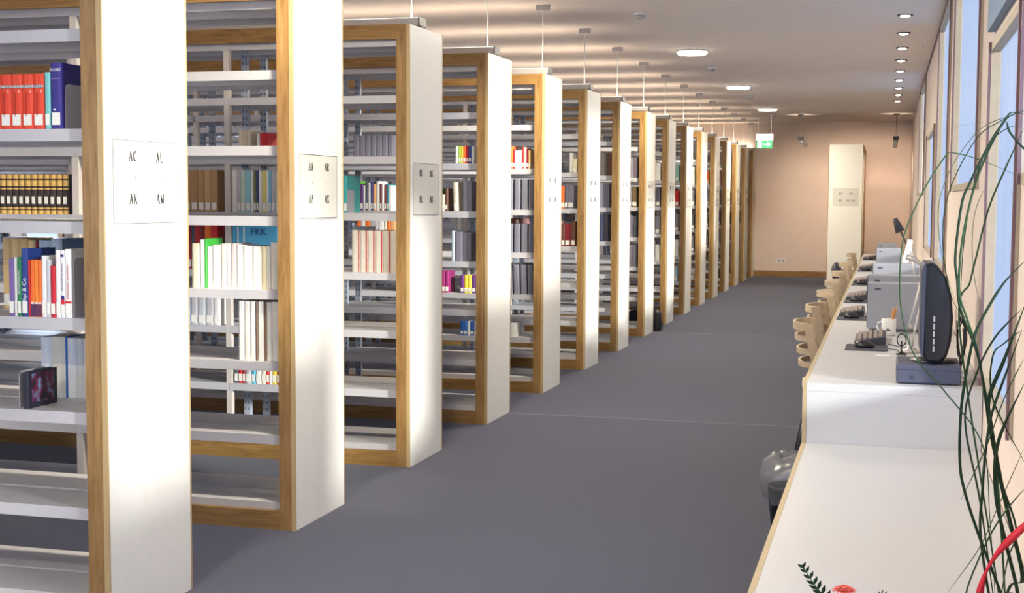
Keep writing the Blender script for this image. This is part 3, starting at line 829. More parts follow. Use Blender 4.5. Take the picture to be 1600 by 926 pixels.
def fkk(r, w, h):
    text_obj('FKK', 0.055, bmat((20, 60, 130)), r, (w * 0.62, -0.0012, h - 0.035), (R(90), 0, 0), 'title')
    MB().box(w * 0.12, w * 0.15, -0.001, 0.0003, 0.02, h - 0.004).box(w * 0.26, w * 0.29, -0.001, 0.0003, 0.02, h - 0.004).build('white_line', MT['white'], r)
book(2, 3, -3.635, 0.27, 0.252, (84, 176, 220), detail=True, label='wide sky blue box with FKK lettering seen behind white books', style=fkk, sticker=False, name='archive_box')['category'] = 'box'
run(2, 3, -4.0, [(0.03, 0.28, DRD), (0.03, 0.27, RED), (0.04, 0.285, (150, 30, 40)), (0.02, 0.28, DGR), (0.03, 0.28, (190, 40, 40)), (0.03, 0.275, DRD), (0.04, 0.26, ORG), (0.04, 0.275, RED)])
run(2, 2, -4.0, [(0.04, 0.23, PGR), (0.05, 0.235, (160, 180, 206)), (0.045, 0.23, PGR), (0.05, 0.235, (200, 204, 210)), (0.05, 0.23, PGR), (0.04, 0.23, W_)])
run(2, 1, -3.63, [(0.024, 0.21, DGR), (0.026, 0.21, RED), (0.018, 0.21, DRD), (0.036, 0.21, PGR), (0.026, 0.21, CYN), (0.034, 0.21, W_), (0.028, 0.21, CR), (0.022, 0.21, (214, 60, 50)), (0.014, 0.21, W_), (0.028, 0.21, YEL), (0.03, 0.21, DRD)])
# --- bookcase 3 near side, seen directly
def flat_side(r, w, h): pass
book(2, 4, -2.94, 0.020, 0.208, (60, 170, 172), d=0.2, detail=True, label='teal folder standing behind a grey bookend', set_back=0.0, name='folder')['category'] = 'folder'
bookend(2, 4, -2.9185, 'grey bookend in front of the teal folder', h=0.13, d=0.1, y_off=0.0)
def redpage(r, w, h):
    MB().box(w - 0.007, w - 0.0003, -0.001, 0.0003, 0, h).build('red_spine_edge', bmat((170, 30, 40)), r)
x = -2.896
for i in range(6):
    book(2, 3, x, 0.0445, 0.234, (206, 198, 184), d=0.19, detail=True, label='cream volume with red edge, %s from left in its set' % ORD[i], group='cream volumes with red edges', style=redpage, sticker=False)
    x += 0.0455
run(2, 3, -2.99, [(0.07, 0.25, PGR)], side='r')
# --- bookcase 4 near side (seen through bookcase 3 and directly)
xs = -3.505
run(3, 4, xs, [(0.026, 0.195, (200, 36, 50)), (0.024, 0.195, LGN), (0.022, 0.180, PUR), (0.012, 0.17, W_), (0.022, 0.19, DGR), (0.016, 0.185, W_), (0.016, 0.19, NAV), (0.022, 0.180, (240, 176, 110)), (0.024, 0.196, W_), (0.012, 0.18, DRD), (0.018, 0.178, W_), (0.014, 0.17, DRD), (0.014, 0.18, TEA), (0.02, 0.17, W_)])
run(3, 3, -3.48, [(0.03, 0.27, ORG), (0.03, 0.28, W_), (0.035, 0.27, (240, 120, 40)), (0.06, 0.275, PGR), (0.04, 0.28, W_), (0.02, 0.27, CR), (0.02, 0.28, ORG), (0.04, 0.275, (240, 180, 120))])
run(3, 5, -3.50, [(0.040, 0.19, GRY)] * 7, kind='ring binder', sticker=False)
run(3, 5, -2.775, [(0.020, 0.115, W_), (0.014, 0.115, (170, 210, 60)), (0.016, 0.112, YEL), (0.018, 0.115, ORG), (0.016, 0.115, RED), (0.020, 0.112, (60, 80, 160)), (0.02, 0.112, W_)])
run(3, 4, -2.92, [(0.014, 0.15, YEL), (0.030, 0.152, (70, 176, 60)), (0.026, 0.11, CR), (0.018, 0.15, BRN)])
run(3, 4, -2.785, [(0.030, 0.19, CR, -0.04)])
run(3, 4, -2.722, [(0.058, 0.196, GRY)], sticker=False, kind='ring binder')
run(3, 3, -2.80, [(0.020, 0.20, (196, 216, 224)), (0.056, 0.195, GRY, 0.0), (0.056, 0.19, (118, 118, 132))], sticker=False)
# --- bookcase 5 near side
run(4, 5, -2.835, [(0.038, 0.17, ORG), (0.014, 0.15, RED), (0.016, 0.14, (230, 226, 236)), (0.036, 0.14, W_), (0.014, 0.165, RED), (0.02, 0.165, (230, 200, 190)), (0.014, 0.15, DRD), (0.018, 0.14, (236, 190, 130))])
for lv, h, n in ((4, 0.232, 4), (3, 0.222, 4), (2, 0.232, 4)):
    x = -2.842
    for i in range(n):
        b = book(4, lv, x, 0.046, h, (124, 124, 138), d=0.2, label='grey ring binder, %s from left, %s shelf, fifth bookcase' % (ORD[i], LVN[lv]), sticker=False, name='ring_binder', group='grey ring binders on the fifth bookcase', lean=-0.03 if lv == 2 else 0)
        b['category'] = 'binder'
        x += 0.0575
run(4, 2, -3.60, [(0.020, 0.17, DRD), (0.03, 0.17, YEL), (0.024, 0.17, TEA), (0.02, 0.16, DGR), (0.03, 0.17, MAG), (0.03, 0.17, (160, 40, 120)), (0.03, 0.17, MAG), (0.03, 0.17, PUR), (0.03, 0.17, MAG), (0.03, 0.17, (150, 40, 110))])
run(4, 3, -3.22, [(0.03, 0.13, PUR), (0.03, 0.13, (120, 60, 150)), (0.03, 0.13, MAG), (0.03, 0.13, (90, 60, 150)), (0.03, 0.13, PUR)])
run(4, 2, -3.22, [(0.03, 0.14, PUR), (0.03, 0.14, YEL), (0.03, 0.14, (236, 210, 80)), (0.03, 0.14, PUR), (0.03, 0.14, NAV)])
run(4, 1, -3.22, [(0.028, 0.11, BLU), (0.03, 0.11, (60, 120, 200)), (0.02, 0.11, W_), (0.03, 0.11, BLU), (0.03, 0.11, (180, 190, 210))])
run(4, 1, -2.842, [(0.03, 0.09, CYN), (0.045, 0.11, W_)])
run(4, 4, -3.28, [(0.05, 0.20, DGR), (0.03, 0.2, W_), (0.03, 0.2, DGR), (0.03, 0.2, PNK)])
# --- further bookcases, seen in narrow slots
run(5, 5, -2.700, [(0.026, 0.17, W_), (0.036, 0.12, CR)])
run(5, 4, -2.83, [(0.055, 0.20, GRY), (0.03, 0.2, ORG), (0.026, 0.2, DGR), (0.055, 0.205, GRY)])
run(5, 3, -2.83, [(0.03, 0.2, DRD), (0.03, 0.22, PNK), (0.03, 0.2, BRN), (0.05, 0.2, DRD), (0.04, 0.22, BRN)])
run(5, 3, -3.25, [(0.03, 0.24, (120, 150, 90)), (0.03, 0.24, DRD), (0.03, 0.23, CR), (0.03, 0.24, BRN), (0.03, 0.24, PNK)])
run(6, 5, -2.80, [(0.06, 0.22, (112, 100, 96)), (0.06, 0.22, (116, 106, 104)), (0.05, 0.22, BRN)], sticker=False, kind='ring binder')
run(6, 4, -2.80, [(0.09, 0.24, GRY), (0.06, 0.24, GRY)], sticker=False, kind='ring binder')
run(6, 3, -2.80, [(0.04, 0.26, DGR), (0.05, 0.26, (60, 70, 100)), (0.05, 0.26, DGR)], sticker=False, kind='ring binder')
run(6, 4, -3.3, [(0.05, 0.2, BRN), (0.05, 0.22, TEA), (0.05, 0.2, W_), (0.05, 0.22, DGR)])
run(7, 5, -2.80, [(0.055, 0.22, GRY), (0.055, 0.22, GRY), (0.05, 0.22, (110, 100, 110))], sticker=False, kind='ring binder')
run(7, 4, -2.80, [(0.04, 0.22, (120, 90, 50)), (0.055, 0.22, GRY), (0.06, 0.22, (110, 90, 60))])
run(7, 3, -2.80, [(0.055, 0.24, DGR), (0.055, 0.24, GRY), (0.05, 0.23, DGR)], sticker=False, kind='ring binder')
run(7, 2, -2.80, [(0.055, 0.24, GRY), (0.055, 0.24, GRY), (0.05, 0.24, GRY)], sticker=False, kind='ring binder')
pal = {8: [(5, [W_, CR, W_]), (4, [GRY, GRY, DGR]), (3, [GRY, (100, 90, 110), GRY]), (2, [GRY, GRY, W_])],
       9: [(5, [TEA, W_, (160, 210, 200)]), (4, [RED, DRD, RED]), (3, [ORG, DGR, GRY]), (2, [YEL, (190, 200, 80), W_]), (1, [PBL, RED, PBL])],
       10: [(5, [ORG, (240, 150, 60), CR]), (4, [DGR, GRY, GRY]), (3, [DGR, GRY, DGR]), (2, [GRY, BRN, GRY])],
       11: [(5, [TEA, W_, ORG]), (4, [BRN, GRY, GRY]), (3, [DGR, DGR, GRY]), (2, [GRY, W_, GRY])],
       12: [(5, [DRD, W_, PNK]), (4, [GRY, PNK, GRY]), (3, [DGR, DGR, NAV]), (2, [GRY, DGR, GRY])],
       13: [(5, [NAV, DGR, W_]), (4, [GRY, GRY, BRN]), (3, [DGR, NAV, DGR])],
       14: [(5, [BRN, DRD, GRY]), (4, [GRY, DGR, GRY]), (3, [DGR, NAV, DGR])]}
for k, rows in pal.items():
    for lv, cols in rows:
        run(k, lv, -2.79, [(0.05, 0.2 + 0.015 * ((k + lv + i) % 3), c) for i, c in enumerate(cols)])
# an orange spine on the lone bookcase at the end
ob = MB().box(-0.16, 0.0, 0, 0.05, 0, 0.24).build('book', [bmat((240, 140, 40))])
ob.location = (-0.455, 24.15, LV[4] + 0.001); tag(ob, 'orange book on the lone bookcase before the end wall', 'book')
# dark bag between the eighth and ninth bookcases
t = thing('shoulder_bag', 'black bag lying on the floor behind the eighth bookcase end', 'bag', (-2.66, 15.35, 0.0))
MB().prism([(-0.19, 0.0), (0.19, 0.0), (0.20, 0.06), (0.185, 0.20), (0.16, 0.235), (-0.16, 0.235), (-0.19, 0.19), (-0.20, 0.05)], 'y', -0.07, 0.07).build('body', MT['blackp'], t, bevel=0.02)
MB().tube([(-0.12, -0.02, 0.23), (-0.08, -0.02, 0.29), (0.08, -0.02, 0.29), (0.12, -0.02, 0.23)], 0.01, 8).build('strap', MT['darkp'], t)

# ------------------------------------------------------------------ desk and bench
DX0, DX1, DZ, BZ, DY0, DY1 = -0.335, 0.396, 0.72, 0.46, 5.90, 20.5
t = thing('long_desk', 'long white computer desk with wood edge running along the windows', 'desk', (DX0, DY0, 0))
w = DX1 - DX0; L = DY1 - DY0
MB().box(0.018, w, 0.0, L, DZ - 0.035, DZ).build('tabletop', MT['desk'], t)
MB().box(0.0, 0.0175, -0.001, L, DZ - 0.035, DZ + 0.0005).build('edge_strip', MT['desk_edge'], t)
MB().box(0.018, w, 0.0005, 0.028, 0.0, DZ - 0.0355).build('front_panel', MT['desk'], t)
MB().box(0.0, 0.0175, -0.001, 0.028, 0.0, DZ - 0.0355).build('edge_strip', MT['desk_edge'], t)
for y in (4.2, 8.2, 11.9, 14.55): MB().box(0.52, w - 0.02, y, y + 0.03, 0.0, DZ - 0.0355).build('support_panel', MT['desk'], t)
t = thing('low_bench', 'low white bench top with wood edge in the foreground', 'bench', (DX0, 1.9, 0))
L2 = DY0 - 1.9 - 0.0025
MB().box(0.018, w, 0, L2, BZ - 0.035, BZ).build('benchtop', MT['desk'], t)
MB().box(0.0, 0.0175, 0, L2, BZ - 0.035, BZ + 0.0005).build('edge_strip', MT['desk_edge'], t)
for y in (0.1, 2.0): MB().box(0.15, w - 0.02, y, y + 0.03, 0.0, BZ - 0.0355).build('support_panel', MT['desk'], t)

# waste bag under the bench edge
t = thing('waste_bin', 'clear plastic bag lining a bin beside the wood edge of the bench', 'bin', (-0.395, 6.10, 0))
MB().lathe([(0.075, 0.0), (0.098, 0.22), (0.102, 0.23), (0.096, 0.23), (0.072, 0.012), (0.0, 0.012)], n=24).build('bin', MT['blackp'], t)
bagm = pane_mat('clear_plastic_film', (226, 226, 232), 0.2)
b = MB(); n = 28; prof = [(0.104, 0.16), (0.118, 0.20), (0.130, 0.24), (0.134, 0.28), (0.126, 0.32), (0.10, 0.355), (0.065, 0.37), (0.035, 0.35), (0.03, 0.30)]
rnd = random.Random(3)
base = len(b.v)
for i, (r, z) in enumerate(prof):
    for k in range(n):
        an = 2 * math.pi * k / n
        rr = r * (1 + rnd.uniform(-0.09, 0.12)); b.v.append((rr * math.cos(an), rr * math.sin(an), z + rnd.uniform(-0.012, 0.012)))
for i in range(len(prof) - 1):
    for k in range(n):
        l = (k + 1) % n
        b.f.append((base + i * n + k, base + i * n + l, base + (i + 1) * n + l, base + (i + 1) * n + k)); b.m.append(0); b.smooth.append(True)
b.build('plastic_liner', bagm, t)

# ------------------------------------------------------------------ chairs
def build_chair():
    t = thing('desk_chair', 'x', 'chair')
    # plan arc of the back: ends towards the desk (+x), belly away from it
    def arc(z, lean, a0=-1.0, a1=1.0, n=14, push=0.0):
        pts = []
        for i in range(n + 1):
            s = a0 + (a1 - a0) * i / n
            yy = 0.215 * math.sin(s * R(90) * 0.98)
            xx = -0.115 * math.cos(s * R(90)) ** 0.8 if abs(s) < 0.999 else 0
            pts.append((xx + lean - push, yy, z))
        return pts
    tops = [0.80, 0.725, 0.65, 0.575]
    for j, z in enumerate(tops):
        h = 0.042 if j == 0 else 0.030
        s = MB(); lean = -0.045 * (z - 0.5) / 0.3
        o_ = arc(z, lean); i_ = [(x_ + 0.014, y_ * 0.94, z_) for x_, y_, z_ in o_]
        n_ = len(o_); b0 = len(s.v)
        for q, dz in ((o_, 0), (i_, 0), (i_, -h), (o_, -h)):
            s.v += [(a, b_, c + dz) for a, b_, c in q]
        for i in range(n_ - 1):
            for k in range(4):
                l = (k + 1) % 4
                s.f.append((b0 + k * n_ + i, b0 + l * n_ + i, b0 + l * n_ + i + 1, b0 + k * n_ + i + 1)); s.m.append(0); s.smooth.append(False)
        s.f.append((b0, b0 + n_, b0 + 2 * n_, b0 + 3 * n_)); s.m.append(0); s.smooth.append(False)
        s.f.append(tuple(b0 + k * n_ + n_ - 1 for k in (3, 2, 1, 0))); s.m.append(0); s.smooth.append(False)
        s.build('back_slat', MT['chair'], t)
    for sgn in (-1, 1):
        y = 0.205 * sgn
        MB().prism([(-0.10, 0.80), (-0.045, 0.80), (0.035, 0.43), (-0.02, 0.43)], 'y', y - 0.007, y + 0.007).build('back_upright', MT['chair'], t, bevel=0.003)
    st = MB().prism([(-0.10, -0.16), (-0.06, -0.2), (0.30, -0.215), (0.37, -0.17), (0.37, 0.17), (0.30, 0.215), (-0.06, 0.2), (-0.10, 0.16)], 'z', 0.425, 0.445)
    st.build('seat', MT['chair'], t, bevel=0.006)
    for sx_, sy_ in ((-1, -1), (-1, 1), (1, -1), (1, 1)):
        x0 = -0.05 if sx_ < 0 else 0.30; x1 = -0.13 if sx_ < 0 else 0.34
        MB().tube([(x0, 0.17 * sy_, 0.425), ((x0 + x1) / 2, 0.185 * sy_, 0.21), (x1, 0.195 * sy_, 0.002)], 0.010, 10).build('leg', MT['chrome'], t)
    return t
ch = build_chair()
CH = [(8.05, 0), (9.32, 0), (10.75, 0), (12.15, 0), (13.7, 0), (15.6, 0), (18.4, 0)]
for i, (y, rz) in enumerate(CH):
    c = ch if i == 0 else copy_tree(ch)
    c.location = (-0.36, y, 0); c.rotation_euler = (0, 0, R([3, -4, 5, -2, 4, -3, 2][i]))
    c['group'] = 'chairs pushed up to the long desk'; c['category'] = 'chair'
    c['label'] = 'cream slatted chair pushed to the desk, %s' % ['nearest the camera' if i == 0 else 'farthest of the row' if i == 6 else '%s from the camera' % ORD[i]][0]
# dark coat on the back of the sixth chair
ct = MB().lathe([(0.0, 0.0), (0.06, 0.01), (0.09, 0.06), (0.10, 0.14), (0.085, 0.19), (0.04, 0.215), (0.0, 0.22)], n=14, sx=0.55, sy_=1.7)
for i, v in enumerate(ct.v):
    q = 1 + 0.12 * math.sin(i * 2.1); ct.v[i] = (v[0] * q, v[1] * q, v[2] + 0.01 * math.sin(i * 1.3))
co = ct.build('coat', MT['darkp'], loc=(-0.54, 15.6, 0.58)); tag(co, 'dark coat bundled over a far chair back', 'coat')

# ------------------------------------------------------------------ things on the desk
def on_desk(name, label, cat, x, y, rz=0, group=None, z=DZ): return thing(name, label, cat, (x, y, z + 0.0008), rz, group)
# grey computer cases, side on
def build_case():
    t = thing('computer_case', 'x', 'computer')
    MB().box(0, 0.35, 0, 0.17, 0.012, 0.287).build('shell', MT['casegrey'], t, bevel=0.008)
    MB().box(0.03, 0.05, 0.01, 0.16, 0, 0.012).box(0.30, 0.32, 0.01, 0.16, 0, 0.012).build('foot', MT['darkp'], t)
    MB().box(-0.004, 0.0, 0.01, 0.16, 0.02, 0.28).build('front_bezel', MT['darkp'], t)
    MB().box(0.04, 0.075, -0.0015, 0.001, 0.245, 0.258).build('badge', MT['pcblue'], t)
    return t
pc0 = build_case()
for i, (y, s) in enumerate(((8.36, 1), (9.25, 1), (11.0, 1), (14.5, 0.68), (16.2, 0.62))):
    c = pc0 if i == 0 else copy_tree(pc0)
    c.location = (-0.105 - 0.01 * (i == 1), y, DZ + 0.0008); c['category'] = 'computer'; c['group'] = 'grey computer cases on the desk'
    if i >= 3: c.scale = (s, 1, 1)
    c['label'] = 'grey computer case standing on the desk, %s' % ['nearest, behind the white mug', 'second in the line', 'third in the line', 'fourth in the line', 'farthest in the line'][i]
# stations: mouse mat, mouse, keyboard
def build_mat():
    t = thing('mouse_mat', 'x', 'mouse mat')
    MB().prism([(-0.105, -0.15), (0.09, -0.15), (0.11, -0.13), (0.11, 0.13), (0.09, 0.15), (-0.09, 0.15), (-0.105, 0.13)], 'z', 0, 0.004).build('pad', MT['darkp'], t)
    return t
def build_mouse():
    t = thing('computer_mouse', 'x', 'mouse')
    MB().lathe([(0.030, 0.0), (0.034, 0.008), (0.030, 0.022), (0.018, 0.033), (0.0, 0.037)], n=20, sx=1.55, sy_=0.95).build('body', MT['blackp'], t)
    MB().box(-0.04, -0.02, -0.002, 0.002, 0.026, 0.034).build('scroll_wheel', MT['lightgrey'], t)
    return t
def build_keyboard():
    t = thing('keyboard', 'x', 'keyboard')
    MB().prism([(0, 0), (0.165, 0), (0.165, 0.040), (0.15, 0.042), (0.0, 0.016)], 'y', -0.22, 0.22).build('base', MT['darkp'], t, bevel=0.004)
    kb = MB()
    for r_ in range(5):
        for q in range(13):
            x = 0.014 + r_ * 0.028; y = -0.205 + q * 0.0318; z = 0.016 + (x + 0.012) * 0.173
            kb.box(x, x + 0.022, y, y + 0.026, z, z + 0.009)
    kb.build('keys', MT['keys'], t)
    return t
m0, ms0, kb0 = build_mat(), build_mouse(), build_keyboard()
ST = [(7.39, 7.75), (9.2, 9.55), (10.75, 11.15), (12.95, 13.35), (15.5, 16.0), (18.4, 18.8)]
for i, (ym, yk) in enumerate(ST):
    wh = ['nearest the camera', 'second from the camera', 'third from the camera', 'fourth from the camera', 'fifth from the camera', 'farthest away'][i]
    a = m0 if i == 0 else copy_tree(m0); a.location = (-0.095 if i == 0 else -0.205, ym, DZ + 0.0006)
    b = ms0 if i == 0 else copy_tree(ms0); b.location = (-0.105 if i == 0 else -0.215, ym - 0.01, DZ + 0.0052)
    c = kb0 if i == 0 else copy_tree(kb0); c.location = (-0.305 if i else -0.16, yk + 0.03, DZ + 0.0008)
    tag(a, 'dark mouse mat on the white desk, %s' % wh, 'mouse mat', 'mouse mats')
    tag(b, 'black computer mouse on its mat, %s' % wh, 'mouse', 'computer mice')
    tag(c, 'keyboard with beige keys on the desk, %s' % wh, 'keyboard', 'keyboards')
hand = MB().box(-0.02, 0.02, -0.02, 0.02, 0, 0.012)
tag(hand.build('eraser', bmat((226, 160, 140)), loc=(-0.02, 10.62, DZ + 0.001), bevel=0.004), 'small pink block beside the third mouse', 'eraser')
# mug with brushes
t = on_desk('mug', 'white mug holding wooden pencils in front of the grey case', 'mug', 0.02, 8.12)
MB().lathe([(0.036, 0.0), (0.040, 0.004), (0.041, 0.095), (0.039, 0.097), (0.037, 0.095), (0.036, 0.008), (0.0, 0.007)], n=28).build('body', MT['white'], t)
MB().tube([(-0.040, 0, 0.078), (-0.062, 0, 0.072), (-0.066, 0, 0.048), (-0.058, 0, 0.028), (-0.040, 0, 0.022)], 0.005, 8).build('handle', MT['white'], t)
MB().box(-0.018, 0.012, -0.0425, -0.0395, 0.03, 0.036).box(-0.012, 0.002, -0.0425, -0.0395, 0.038, 0.042).build('print', MT['ink'], t)
for i, (dx, dy) in enumerate(((0.012, 0.0), (0.022, 0.004), (0.018, -0.008), (0.028, 0.006))):
    p = MB().tube([(0.0 + dx * 0.3, dy, 0.0), (dx * 1.6, dy, 0.135 + 0.008 * i)], 0.0042, 6)
    o = p.build('pencil', bmat((206, 150, 96)), loc=(0.02, 8.12, DZ + 0.012)); tag(o, 'wooden pencil standing in the white mug', 'pencil', 'pencils in the mug')
# desktop computer and monitor
t = on_desk('desktop_computer', 'flat slate grey desktop computer at the near end of the desk', 'computer', 0.05, 5.975)
MB().box(0, 0.265, 0, 0.33, 0.004, 0.082).build('shell', MT['pcblue'], t, bevel=0.006)
MB().tube([(0.065, -0.0015, 0.030), (0.065, 0.002, 0.030)], 0.010, 16).build('power_button', MT['darkp'], t)
MB().box(0.002, 0.263, -0.001, 0.001, 0.060, 0.0615).build('seam_line', MT['darkp'], t)
MB().box(0.266, 0.276, 0.02, 0.05, 0.02, 0.03).box(0.266, 0.276, 0.02, 0.05, 0.045, 0.053).build('socket_plug', MT['silver'], t)
t = thing('monitor', 'black monitor seen from the side on the flat grey computer', 'monitor', (0.0, 5.99, DZ + 0.0830))
zb = DZ + 0.083
prof = [(0.152, 0.045), (0.150, 0.40), (0.158, 0.425), (0.185, 0.435), (0.205, 0.425), (0.245, 0.375), (0.268, 0.30), (0.278, 0.20), (0.272, 0.10), (0.255, 0.030), (0.225, 0.005), (0.172, 0.008)]
MB().prism(prof, 'y', 0.03, 0.40, 0, True).build('casing', MT['blackp'], t, bevel=0.012)
MB().prism([(0.148, 0.04), (0.146, 0.405), (0.156, 0.43), (0.163, 0.43), (0.160, 0.035)], 'y', 0.022, 0.408).build('bezel', MT['pcblue'], t)
for i in range(5): MB().box(0.197, 0.204, 0.0275, 0.031, 0.055 + i * 0.032, 0.055 + i * 0.032 + 0.024).build('vent_glint', MT['silver'], t)  # vents drawn in silver, their glints put into the colour
MB().box(0.1452, 0.1465, 0.05, 0.38, 0.06, 0.40).build('screen', MT['darkp'], t)
MB().lathe([(0.105, 0.0), (0.105, 0.006), (0.06, 0.016), (0.0, 0.018)], c=(0.205, 0.17, 0), n=32, sx=0.92).build('base', MT['blackp'], t)
# silver double arm lamp
t = on_desk('desk_lamp', 'silver desk lamp with parallel slanting arms left of the monitor', 'lamp', 0.125, 7.25)
MB().lathe([(0.055, 0.0), (0.055, 0.010), (0.012, 0.016), (0.012, 0.035), (0.0, 0.036)], n=24).build('base', MT['silver'], t)
MB().tube([(0.0, 0, 0.03), (-0.006, 0, 0.135), (0.058, 0, 0.425)], 0.0055, 8).build('arm', MT['silver'], t)
MB().tube([(0.012, 0, 0.03), (0.022, 0, 0.12), (0.074, 0, 0.38)], 0.0055, 8).build('arm', MT['silver'], t)
MB().tube([(0.062, -0.014, 0.43), (0.062, 0.014, 0.43)], 0.016, 12).tube([(-0.001, -0.010, 0.135), (-0.001, 0.010, 0.135)], 0.011, 12).build('joint', MT['lightgrey'], t)
MB().tube([(0.066, 0, 0.44), (0.005, 0.01, 0.482), (-0.03, 0.015, 0.49)], [0.010, 0.014, 0.017], 12).build('lamp_head', MT['silver'], t)
# second, lit, lamp further back
t = on_desk('desk_lamp', 'bright white lit desk lamp behind the grey computer cases', 'lamp', 0.20, 9.95)
MB().lathe([(0.05, 0.0), (0.05, 0.010), (0.010, 0.016), (0.010, 0.03), (0.0, 0.03)], n=20).build('base', MT['silver'], t)
MB().tube([(0.0, 0, 0.03), (-0.01, 0, 0.25), (-0.04, 0, 0.50)], 0.006, 8).build('arm', MT['silver'], t)
MB().prism([(-0.095, 0.345), (-0.055, 0.345), (-0.028, 0.50), (-0.060, 0.505)], 'y', -0.05, 0.05).build('lit_head', MT['glowlamp'], t, bevel=0.006)
# cable stand and cables
t = on_desk('desk_microphone', 'small black microphone stand with looped cable before the lamp', 'microphone', 0.082, 7.12)
MB().lathe([(0.028, 0.0), (0.028, 0.004), (0.010, 0.014), (0.005, 0.02), (0.004, 0.07), (0.0, 0.071)], n=18).build('stand', MT['blackp'], t)
lp = [(0.022 * math.cos(a) * 1.0, 0.0, 0.075 + 0.030 * math.sin(a)) for a in [i * 2 * math.pi / 16 for i in range(16)]]
MB().tube(lp, 0.0035, 6, closed=True).build('cable_loop', MT['blackp'], t)
o = MB().box(-0.035, 0.035, -0.03, 0.03, 0, 0.003).build('paper_card', MT['white'], loc=(-0.005, 7.03, DZ + 0.0008)); tag(o, 'small white card lying between mouse mat and computer', 'card')
for i, pth in enumerate(([(0.02, 7.60, 0), (0.07, 7.5, 0), (0.14, 7.45, 0), (0.20, 7.2, 0), (0.30, 7.1, 0)], [(0.02, 7.36, 0), (0.06, 7.33, 0), (0.10, 7.02, 0), (0.20, 6.7, 0)])):
    o = MB().tube([(a, b_, 0.0025) for a, b_, c_ in pth], 0.0022, 6).build('cable', MT['darkp'], loc=(0, 0, DZ + 0.0008))
    tag(o, ['thin dark cable running right from the near keyboard', 'thin dark cable running right from the near mouse mat'][i], 'cable')
t = on_desk('cable_bundle', 'tangle of black cables between monitor and window wall', 'cable', 0.335, 6.55)
rr = random.Random(5)
for q in range(4):
    pts = [(0.02 * math.sin(i * 1.1 + q), 0.04 * math.cos(i * 0.9 + q * 2) - 0.05 * q, 0.01 + 0.24 * abs(math.sin(i * 0.5 + q * 0.6))) for i in range(9)]
    MB().tube(pts, 0.003, 6).build('strand', MT['blackp'], t)
# far clutter: printer-like tray and small plant-like cable stand behind the lit lamp
t = on_desk('desk_lamp', 'dark jointed lamp standing far back on the desk by the windows', 'lamp', 0.16, 12.6)
MB().lathe([(0.05, 0.0), (0.05, 0.012), (0.0, 0.014)], n=18).build('base', MT['darkp'], t)
MB().tube([(0, 0, 0.012), (0.02, 0, 0.36), (-0.10, 0.0, 0.62)], 0.008, 8).build('arm', MT['darkp'], t)
MB().tube([(-0.10, 0, 0.62), (-0.05, 0, 0.50)], [0.02, 0.045], 14).build('lamp_head', MT['darkp'], t)
t = on_desk('paper_tray', 'silver grey paper trays stacked beside the third computer case', 'tray', 0.15, 10.35)
for i in range(3):
    MB().box(-0.0, 0.20, 0, 0.2, 0.07 * i, 0.07 * i + 0.006).box(0.0, 0.004, 0, 0.2, 0.07 * i, 0.07 * i + 0.06).box(0.196, 0.2, 0, 0.2, 0.07 * i, 0.07 * i + 0.06).build('tray', MT['lightgrey'], t)

# ------------------------------------------------------------------ plant with long arching leaves
def spline(pts, n=10):
    pts = [Vector(p) for p in pts]; out = []
    P = [pts[0]] + pts + [pts[-1]]
    for i in range(1, len(P) - 2):
        for k in range(n):
            t_ = k / n
            a, b, c, d = P[i - 1], P[i], P[i + 1], P[i + 2]
            out.append(0.5 * ((2 * b) + (c - a) * t_ + (2 * a - 5 * b + 4 * c - d) * t_ ** 2 + (3 * b - a - 3 * c + d) * t_ ** 3))
    out.append(pts[-1]); return out
plant = thing('potted_plant', 'potted plant with long thin arching dark green leaves at right', 'plant', (0.24, 2.95, BZ + 0.001))
MB().lathe([(0.075, 0.0), (0.10, 0.10), (0.112, 0.16), (0.112, 0.175), (0.10, 0.175), (0.095, 0.150), (0.0, 0.148)], n=32).build('pot', MT['pot'], plant)
MB().lathe([(0.094, 0.1485), (0.05, 0.158), (0.0, 0.162)], n=24).build('soil', MT['soil'], plant)
crown = Vector((0.24, 2.95, BZ + 0.16))
